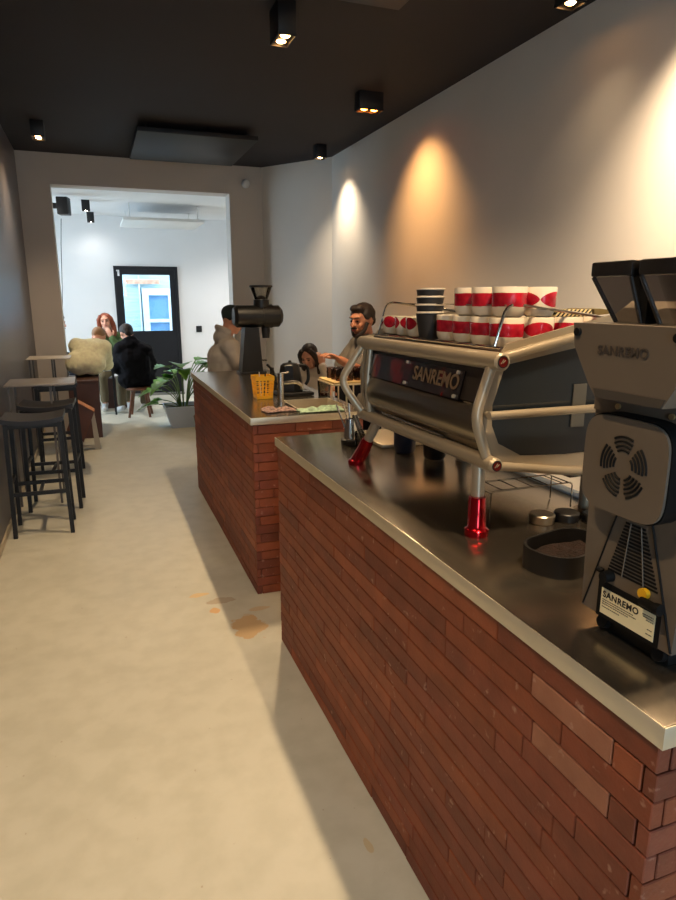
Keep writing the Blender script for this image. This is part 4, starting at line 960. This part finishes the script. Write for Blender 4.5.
# ------------------------------------------------------------------ cups on the machine
TZ = 1.4292
def cupmat(name, kind):
    m = bpy.data.materials.new(name); m.use_nodes = True; nt = m.node_tree; b = nt.nodes['Principled BSDF']; L = nt.links.new; N = nt.nodes.new
    b.inputs['Roughness'].default_value = .25; b.inputs['Coat Weight'].default_value = .3
    tc = N('ShaderNodeTexCoord'); sx = N('ShaderNodeSeparateXYZ'); L(tc.outputs['Object'], sx.inputs[0])
    at = N('ShaderNodeMath'); at.operation = 'ARCTAN2'; L(sx.outputs[1], at.inputs[0]); L(sx.outputs[0], at.inputs[1])
    # half height of the brushed red band along the angle
    if kind == 'band':
        n = N('ShaderNodeTexNoise'); n.inputs['Scale'].default_value = 22; L(tc.outputs['Object'], n.inputs[0])
        hw = N('ShaderNodeMath'); hw.operation = 'MULTIPLY_ADD'; L(n.outputs[0], hw.inputs[0]); hw.inputs[1].default_value = .006; hw.inputs[2].default_value = .0135
    else:
        f = 1.5 if kind == 'brush' else 2.5
        ml = N('ShaderNodeMath'); ml.operation = 'MULTIPLY'; L(at.outputs[0], ml.inputs[0]); ml.inputs[1].default_value = f
        cs = N('ShaderNodeMath'); cs.operation = 'COSINE'; L(ml.outputs[0], cs.inputs[0])
        ab = N('ShaderNodeMath'); ab.operation = 'ABSOLUTE'; L(cs.outputs[0], ab.inputs[0])
        pw_ = N('ShaderNodeMath'); pw_.operation = 'POWER'; L(ab.outputs[0], pw_.inputs[0]); pw_.inputs[1].default_value = .5
        hw = N('ShaderNodeMath'); hw.operation = 'MULTIPLY_ADD'; L(pw_.outputs[0], hw.inputs[0]); hw.inputs[1].default_value = .022; hw.inputs[2].default_value = -.003
    zc = N('ShaderNodeMath'); zc.operation = 'SUBTRACT'; L(sx.outputs[2], zc.inputs[0]); zc.inputs[1].default_value = .043
    za = N('ShaderNodeMath'); za.operation = 'ABSOLUTE'; L(zc.outputs[0], za.inputs[0])
    lt_ = N('ShaderNodeMath'); lt_.operation = 'LESS_THAN'; L(za.outputs[0], lt_.inputs[0]); L(hw.outputs[0], lt_.inputs[1])
    # only on the outside
    n2 = N('ShaderNodeTexNoise'); n2.inputs['Scale'].default_value = 30; L(tc.outputs['Object'], n2.inputs[0])
    rc = N('ShaderNodeValToRGB'); rc.color_ramp.elements[0].position = .35; rc.color_ramp.elements[0].color = lin((150, 14, 34)); rc.color_ramp.elements[1].position = .7; rc.color_ramp.elements[1].color = lin((206, 34, 54)); L(n2.outputs[0], rc.inputs[0])
    mx = N('ShaderNodeMix'); mx.data_type = 'RGBA'; L(lt_.outputs[0], mx.inputs[0]); mx.inputs[6].default_value = lin((232, 220, 200)); L(rc.outputs[0], mx.inputs[7])
    L(mx.outputs[2], b.inputs['Base Color']); return m
cm = {k: cupmat('white_glaze_red_'+k, k) for k in ('band', 'brush', 'heart')}
cream = mat('cream_glaze', (232, 220, 200), .25, coat=.3)
def make_cup(loc, kind, label, group, s=1., hs=1.):
    t = thing('coffee_cup', loc, label, 'cup', group)
    r = .0435*s; h_ = .0735*hs
    MB().lathe([(0, 0), (r*.62, 0), (r*.80, .004), (r*.92, .014), (r*.97, .03), (r, h_-.002), (r-.0012, h_)], seg=40).build('outside', cm[kind], t)
    MB().lathe([(r-.0012, h_), (r-.0035, h_-.002), (r*.90, .03), (r*.8, .01), (0, .008)], seg=40).build('inside', cream, t)
    return t
gC = 'white cups with red brushwork on the espresso machine'
XA = .962
low = [(XA, 1.652, 'band', 'small white cup with plain red band beside the black paper cups, lower row'), (XA, 1.562, 'band', 'second lower white cup with red band, right of the one by the paper cups'),
       (XA, 1.472, 'band', 'third lower white cup with red band along the tray edge'), (XA, 1.381, 'band', 'large lower corner cup with red band beside the near chrome rail'),
       (XA+.09, 1.381, 'brush', 'lower cup with pointed red brushstroke, right of the corner cup'), (XA+.18, 1.381, 'band', 'lower cup with wide red band under the striped cardboard'),
       (XA+.2685, 1.385, 'heart', 'lower cup with red heart mark next to the grinder hopper'), (XA+.09, 1.472, 'band', 'lower cup hidden behind the third lower cup'), (XA+.09, 1.562, 'band', 'lower cup hidden behind the second lower cup')]
protos = {}
rr = random.Random(2)
for x, y, kd, lab in low:
    if kd not in protos: protos[kd] = make_cup((x, y, TZ), kd, lab, gC); protos[kd].rotation_euler.z = 0
    else: dup(protos[kd], (x, y, TZ), rr.uniform(0, 6), lab)
top = [(XA+.002, 1.560, 'band', 'upper cup farthest from the grinder, red band, on the stacked row'), (XA, 1.470, 'band', 'middle upper cup with red band on the stacked row'), (XA+.003, 1.381, 'band', 'upper cup with pale brushed red band above the large corner cup')]
for x, y, kd, lab in top: dup(protos[kd], (x, y, TZ+.0740), rr.uniform(0, 6), lab)
dup(protos['brush'], (XA+.093, 1.383, TZ+.0740), 1.0, 'highest cup with two pointed red strokes meeting')
protos['brush'].rotation_euler.z = 2.2; protos['heart'].rotation_euler.z = 1.2
lowc = [(.958, 2.02, 'leftmost low cup with round red blotch on the machine'), (.962, 1.93, 'low cup with red blotch, second from the far rail'), (.958, 1.84, 'low cup with red blotch touching the black paper cups'),
        (1.05, 1.98, 'low cup in the back row behind the leftmost cup'), (1.052, 1.885, 'low cup in the back row behind the paper cups')]
lc = None
for i, (x, y, lab) in enumerate(lowc):
    if lc is None: lc = make_cup((x, y, TZ), 'heart', lab, 'low cups with red blotches at the far end of the machine', 1.03, .84)
    else: dup(lc, (x, y, TZ), i*1.7, lab)
# black paper cups (nested)
pcm = mat('black_paper', (40, 38, 38), .6); rim = mat('white_paper_rim', (225, 212, 190), .6)
labs = ['bottom black paper cup of the nested stack', 'second black paper cup from the bottom of the nested stack', 'third black paper cup from the bottom of the nested stack', 'topmost black paper cup of the nested stack']
pp0 = None
for k in range(4):
    loc = (.937, 1.738, TZ+k*.0225)
    if pp0 is None:
        pp0 = thing('paper_cup', loc, labs[k], 'paper cup', 'nested black paper cups')
        MB().lathe([(0, .002), (.028, .002), (.0285, 0), (.0415, .078), (.0405, .078), (.0278, .006), (0, .006)], seg=36).build('cup_body', pcm, pp0)
        MB().lathe([(.0405, .076), (.043, .077), (.044, .0795), (.043, .082), (.0405, .081), (.0402, .078)], seg=36).build('rim', rim, pp0)
    else: dup(pp0, loc, 0, labs[k])
tag(MB().bb(-.008, .008, -.0003, .0003, -.008, .008).build('x', wf), '', '') if False else None
# striped cardboard on cups
def stripes():
    m = bpy.data.materials.new('striped_card'); m.use_nodes = True; nt = m.node_tree; b = nt.nodes['Principled BSDF']; L = nt.links.new; N = nt.nodes.new
    b.inputs['Roughness'].default_value = .6; tc = N('ShaderNodeTexCoord'); sx = N('ShaderNodeSeparateXYZ'); L(tc.outputs['Object'], sx.inputs[0])
    a = N('ShaderNodeMath'); a.operation = 'ADD'; L(sx.outputs[0], a.inputs[0]); m2 = N('ShaderNodeMath'); m2.operation = 'MULTIPLY'; L(sx.outputs[2], m2.inputs[0]); m2.inputs[1].default_value = -1.; L(m2.outputs[0], a.inputs[1])
    k = N('ShaderNodeMath'); k.operation = 'MULTIPLY'; L(a.outputs[0], k.inputs[0]); k.inputs[1].default_value = 75
    f = N('ShaderNodeMath'); f.operation = 'FRACT'; L(k.outputs[0], f.inputs[0]); g = N('ShaderNodeMath'); g.operation = 'GREATER_THAN'; L(f.outputs[0], g.inputs[0]); g.inputs[1].default_value = .5
    mx = N('ShaderNodeMix'); mx.data_type = 'RGBA'; L(g.outputs[0], mx.inputs[0]); mx.inputs[6].default_value = lin((226, 206, 150)); mx.inputs[7].default_value = lin((40, 34, 26)); L(mx.outputs[2], b.inputs['Base Color']); return m
cdz = TZ+.0740
cd_ = thing('cardboard_sleeve_pack', (1.175, 1.42, cdz), 'flat striped cardboard pack lying on top of the cups', 'cardboard')
MB().bb(-.075, .04, -.05, .05, .0, .018, .001).build('striped_box', stripes(), cd_)
MB().prism([(.045, .002), (.13, .010), (.128, .013), (.06, .020), (.042, .019)], -.055, .05, 'xz').build('flap', mat('olive_card', (120, 102, 60), .6), cd_, smooth=False)

# ------------------------------------------------------------------ near grinder
gr = thing('espresso_grinder', (.90, .765, CT), 'dark grey coffee grinder with fan grille and rating label on the near counter', 'coffee grinder', rz=R(-88))
# local: +X -> towards camera (world -y), +Y -> world +x, front plane is low Y
gmm = mat('graphite_paint', (106, 95, 83), .42, .15, var=.04); gdk = mat('grinder_black', (12, 12, 13), .6, spec=.25)
# body
def hexa(w, x0, x1, x2, z0, z1, ya0, ya1, yb):
    """front face narrower/wider: bottom half-width x0, top half-width x1, back half-width x2"""
    vs = [(-x0, ya0, z0), (x0, ya0, z0), (x1, ya1, z1), (-x1, ya1, z1), (-x2, yb, z0), (x2, yb, z0), (x2, yb, z1), (-x2, yb, z1)]
    b = [w.bm.verts.new(v) for v in vs]
    for f in ((0, 1, 2, 3), (5, 4, 7, 6), (4, 5, 1, 0), (3, 2, 6, 7), (4, 0, 3, 7), (1, 5, 6, 2)): w.bm.faces.new([b[i] for i in f])
    return w
w = hexa(MB(), .097, .107, .09, .038, .40, -.10, -.10, .12); w.build('body', gmm, gr, smooth=False)
MB().bb(-.075, .075, -.075, .10, .0, .038, .004).build('base', gdk, gr)
# neck above with two screws
MB().bb(-.106, .106, -.105, .10, .40, .46).build('neck', gmm, gr, smooth=False)
# top housing hexagon
hx = [(-.105, .546), (-.100, .51), (-.062, .452), (-.045, .432), (.082, .432), (.10, .462), (.108, .51), (.110, .546)]
MB().prism(hx, -.165, .12, 'xz').build('top_housing', gmm, gr, smooth=False)
MB().prism([(-.049, .446), (-.043, .4325), (.081, .4325), (.088, .446)], -.1662, -.165, 'xz').build('housing_lip', mat('graphite_dark', (70, 64, 58), .45), gr, smooth=False)
for x in (-.092, .097): MB().cyl((x, -.164, .532), (x, -.170, .532), .0065, seg=20).build('rubber_plug', gdk, gr)
for x in (-.052, .052): MB().cyl((x, -.104, .412), (x, -.1085, .412), .0048, seg=18).build('screw', mat('brass_screw', (230, 205, 150), .3, .9), gr)
TXM = lambda x, y, z: M.Translation((x, y, z)) @ M(((1, 0, 0), (0, 0, -1), (0, 1, 0))).to_4x4()
# text faces -Y: local right = +X, up = +Z, out = -Y
text('SANREMO', .0205, 'embossed_lettering', mat('embossed_dark', (66, 58, 52), .5), gr, TXM(.002, -.1662, .506), .0006, .0004, 1.05)
# fan plate (rounded square box)
def rrect(w_, h_, r, n=8, cx=0, cz=0, skew=0):
    o = []
    for (sx, sz, a0) in ((1, 1, 0), (-1, 1, 90), (-1, -1, 180), (1, -1, 270)):
        for k in range(n+1):
            a = R(a0+90*k/n); x = sx*(w_-r)+r*cos(a); z = sz*(h_-r)+r*sin(a); o.append((cx+x*(1-skew*z), cz+z))
    return o
sup = lambda a, b: [(a*math.copysign(abs(cos(t))**(2/4.6), cos(t)), .324+b*math.copysign(abs(sin(t))**(2/4.6), sin(t))) for t in [2*pi*(k+.5)/64 for k in range(64)]]
fp = MB().prism(sup(.083, .079), -.140, -.100, 'xz').build('fan_cover', gmm, gr, ang=30)
MB().prism(sup(.0855, .0815), -.135, -.1, 'xz').build('cover_gasket', gdk, fp)
w = MB()
for g_ in range(5):
    a0 = 90-36+g_*72 + 4
    for r_, ins in ((.019, 14), (.0255, 8), (.032, 5), (.0385, 5), (.045, 12)):
        if r_ == .019 and g_ in (0,): continue
        pts = []
        for k in range(9):
            a = R(a0+6+ins*.5+(72-12-ins)*k/8); pts.append((r_*cos(a)+.002, -.1403, .325+r_*1.08*sin(a)))
        w.tube(pts, .0021, 6)
w.build('fan_slots', gdk, fp)
# triangular centre panel with vents
MB().tube([(-.033, -.1005, .24), (-.093, -.1005, .042)], .0016, 6).build('panel_seam', gdk, gr)
MB().tube([(.036, -.1005, .235), (.096, -.1005, .042)], .0022, 6).build('panel_seam', gdk, gr)
w = MB()
for k in range(16):
    z = .222-k*.0062; hw = .020+(.222-z)*.34
    w.box((.004+k*.0003, -.1004, z), (hw*2, .002, .0032), M.Rotation(R(0), 3, 'Y'))
w.build('vent_slots', gdk, gr)
w = MB()
for x in (-.012, .018): w.tube([(x*.7+.004, -.1018, .224), (x*1.5+.006, -.1018, .126)], .0012, 6)
w.build('vent_ribs', gmm, gr)
# label
MB().bb(-.060, .072, -.1012, -.1000, .036, .103).build('label_backing', gdk, gr, smooth=False)
lb = MB().bb(-.051, .063, -.1020, -.1011, .044, .091).build('rating_label', mat('cream_label', (235, 222, 180), .5), gr, smooth=False)
ink = mat('label_ink', (25, 22, 20), .6)
text('SANREMO', .0158, 'label_lettering', ink, lb, TXM(-.0085, -.1023, .0805), .0001, .0005, 1.1)
# unreadable fine print: rows of tiny dashes
w = MB(); rp = random.Random(4)
for (xa, xb, z) in ((-.047, .020, .0700), (-.047, .026, .0660), (-.047, .010, .0620), (-.047, -.008, .0565), (.038, .060, .0830), (.040, .060, .0790), (.046, .060, .0745), (.050, .059, .0600), (.048, .060, .0520)):
    x = xa
    while x < xb:
        l_ = rp.uniform(.0015, .005); w.bb(x, min(xb, x+l_), -.1024, -.1019, z, z+.0016); x += l_+.0011
w.build('fine_print', mat('grey_ink', (90, 80, 66), .6), lb, smooth=False)
# knobs
MB().cyl((-.037, -.1, .118), (-.037, -.118, .118), .011, .009, seg=20).cyl((-.05, -.105, .122), (-.06, -.108, .124), .005, seg=10).build('cable_gland', gdk, gr)
yk = MB().cyl((.038, -.1, .119), (.038, -.109, .119), .0092, seg=24).build('plug_socket', mat('yellow_cap', (226, 170, 30), .4), gr); tag(yk, 'yellow round cap')
MB().cyl((.040, -.110, .108), (.072, -.116, .111), .0075, seg=16).cyl((.072, -.116, .111), (.082, -.116, .112), .0095, seg=16).build('plug', gdk, gr)
for x in (-.06, .06): MB().cyl((x, -.07, .013), (x, -.085, .018), .012, seg=16).build('adjuster', gdk, gr)
# hoppers
hl = mat('hopper_lid_dark', (30, 28, 27), .25, coat=.3)
smoke = clear_glass('smoked_hopper', (196, 188, 176), .05)
def hopper(x0, x1, xb0, xb1):
    y0, y1 = -.12, .06; z0, z1 = .5465, .618
    def quad(wd, off):
        a = [(x0+off, y0+off, z1), (x1-off, y0+off, z1), (x1-off, y1-off, z1), (x0+off, y1-off, z1)]
        b = [(xb0+off, y0+.02+off, z0), (xb1-off, y0+.02+off, z0), (xb1-off, y1-.02-off, z0), (xb0+off, y1-.02-off, z0)]
        A = [wd.bm.verts.new(v) for v in a]; B = [wd.bm.verts.new(v) for v in b]
        for i in range(4): wd.bm.faces.new((A[i], A[(i+1) % 4], B[(i+1) % 4], B[i]))
    h_ = MB(); quad(h_, 0); quad(h_, .003); ho = h_.build('hopper', smoke, gr, smooth=False)
    for (xa, xb) in ((x0, xb0), (x1, xb1)):
        MB().tube([(xa, y0, z1), (xb, y0+.02, z0)], .0035, 8).build('hopper_edge', hl, ho)
    MB().bb(xb0, xb1, y0+.022, y1-.022, z0, z0+.008).build('hopper_throat', gdk, ho, smooth=False)
    MB().bb(x0-.004, x1+.004, y0-.004, y1+.004, z1, z1+.024, .004).build('hopper_lid', hl, ho)
hopper(-.118, -.040, -.080, -.030); hopper(-.020, .062, .006, .060)
MB().bb(-.038, -.022, -.10, .05, .546, .62).build('hopper_divider', gdk, gr, smooth=False)

# ------------------------------------------------------------------ small items near grinder
kb = thing('knock_box', (.957, 1.09, CT), 'black round-cornered knock box with coffee grounds beside the grinder', 'knock box')
o1 = rrect(.105, .07, .06, n=10); i1 = rrect(.099, .064, .055, n=10)
w = MB(); w.ringprism(o1, i1, .0, .05, 'xy'); w.prism(rrect(.102, .067, .055, n=10), 0, .006, 'xy'); w.build('tub', mat('black_rubber', (22, 20, 19), .5), kb)
w = MB(); cgr = [[w.bm.verts.new((.096*r_*cos(a_)*(1.0), .061*r_*sin(a_), .022+.010*noise.noise(V((r_*cos(a_)*3, r_*sin(a_)*2, 0)))+.004*noise.noise(V((r_*cos(a_)*14, r_*sin(a_)*9, 2))))) for a_ in [2*pi*k/40 for k in range(40)]] for r_ in [.02, .2, .4, .6, .8, 1.]]
w.bm.faces.new(cgr[0])
for a_, b_ in zip(cgr, cgr[1:]):
    for k in range(40): w.bm.faces.new((a_[k], a_[(k+1) % 40], b_[(k+1) % 40], b_[k]))
w.build('coffee_grounds', mat('coffee_grounds', (34, 18, 11), .95, var=.5, vscale=60, bump=1., bscale=200), kb)
kb.rotation_euler.z = R(14)
def tin(loc, m, lab):
    t = thing('coffee_tin', loc, lab, 'tin', None)
    MB().lathe([(0, 0), (.030, 0), (.0325, .003), (.0325, .012), (0, .012)]).build('tin_body', m, t); MB().lathe([(0, .025), (.031, .025), (.034, .022), (.034, .0125), (0, .0125)]).build('lid', m, t)
tin((1.078, 1.335, CT), mat('aluminium', (196, 186, 168), .3, 1.), 'round silver tin on the near counter')
tin((1.150, 1.325, CT), blackp, 'round black tin right of the silver tin')
tin((1.215, 1.290, CT), blackp, 'second black tin partly hidden behind the grinder')
wr = thing('wire_stand', (1.1, 1.50, CT), 'low chrome wire stand under the espresso machine', 'stand')
w = MB()
for y in (-.09, .0): w.tube([(-.135, y, .002), (-.135, y, .075), (.135, y, .075), (.135, y, .002)], .0022, 8, .012)
for x in (-.10, -.05, 0, .05, .10): w.tube([(x, -.09, .076), (x, .0, .076)], .0016, 6)
for x in (-.135, .135): w.tube([(x, -.09, .070), (x, .0, .070)], .002, 6)
w.build('wire_frame', chrome, wr)

# ------------------------------------------------------------------ daylight
wd = bpy.data.worlds.new('w'); scn.world = wd; wd.use_nodes = True
bgn = wd.node_tree.nodes['Background']; bgn.inputs[0].default_value = (.66, .82, 1.0, 1); bgn.inputs[1].default_value = 10.5
def portal(loc, rot, sx, sy):
    l = bpy.data.lights.new('window_portal', 'AREA'); l.shape = 'RECTANGLE'; l.size = sx; l.size_y = sy; l.cycles.is_portal = True
    o = bpy.data.objects.new('window_portal', l); col.objects.link(o); o.location = loc; o.rotation_euler = rot
portal((X2L-.12, (WY0+WY1)/2, (WZ0+WZ1)/2), (0, R(-90), 0), WZ1-WZ0, WY1-WY0)
portal(((XL+.1+FX)/2, SY-.12, 1.4), (R(90), 0, 0), FX-XL-.1, 1.8)
scn.view_settings.view_transform = 'Standard'; scn.view_settings.look = 'None'; scn.view_settings.gamma = 1; scn.view_settings.exposure = 0

# ------------------------------------------------------------------ camera
f = 640.; pitch = atan2(152, f); yaw = atan2(244, sqrt(f*f+152*152))
F = V((sin(yaw)*cos(pitch), cos(yaw)*cos(pitch), -sin(pitch))); Rt = V((cos(yaw), -sin(yaw), 0)); U = Rt.cross(F)
cam = bpy.data.cameras.new('camera'); co = bpy.data.objects.new('camera', cam); col.objects.link(co)
cam.sensor_fit = 'HORIZONTAL'; cam.sensor_width = 36; cam.lens = f/676*36; cam.clip_start = .02
mw = M((Rt, U, -F)).transposed().to_4x4(); mw.translation = (0, 0, 1.55); co.matrix_world = mw
scn.camera = co
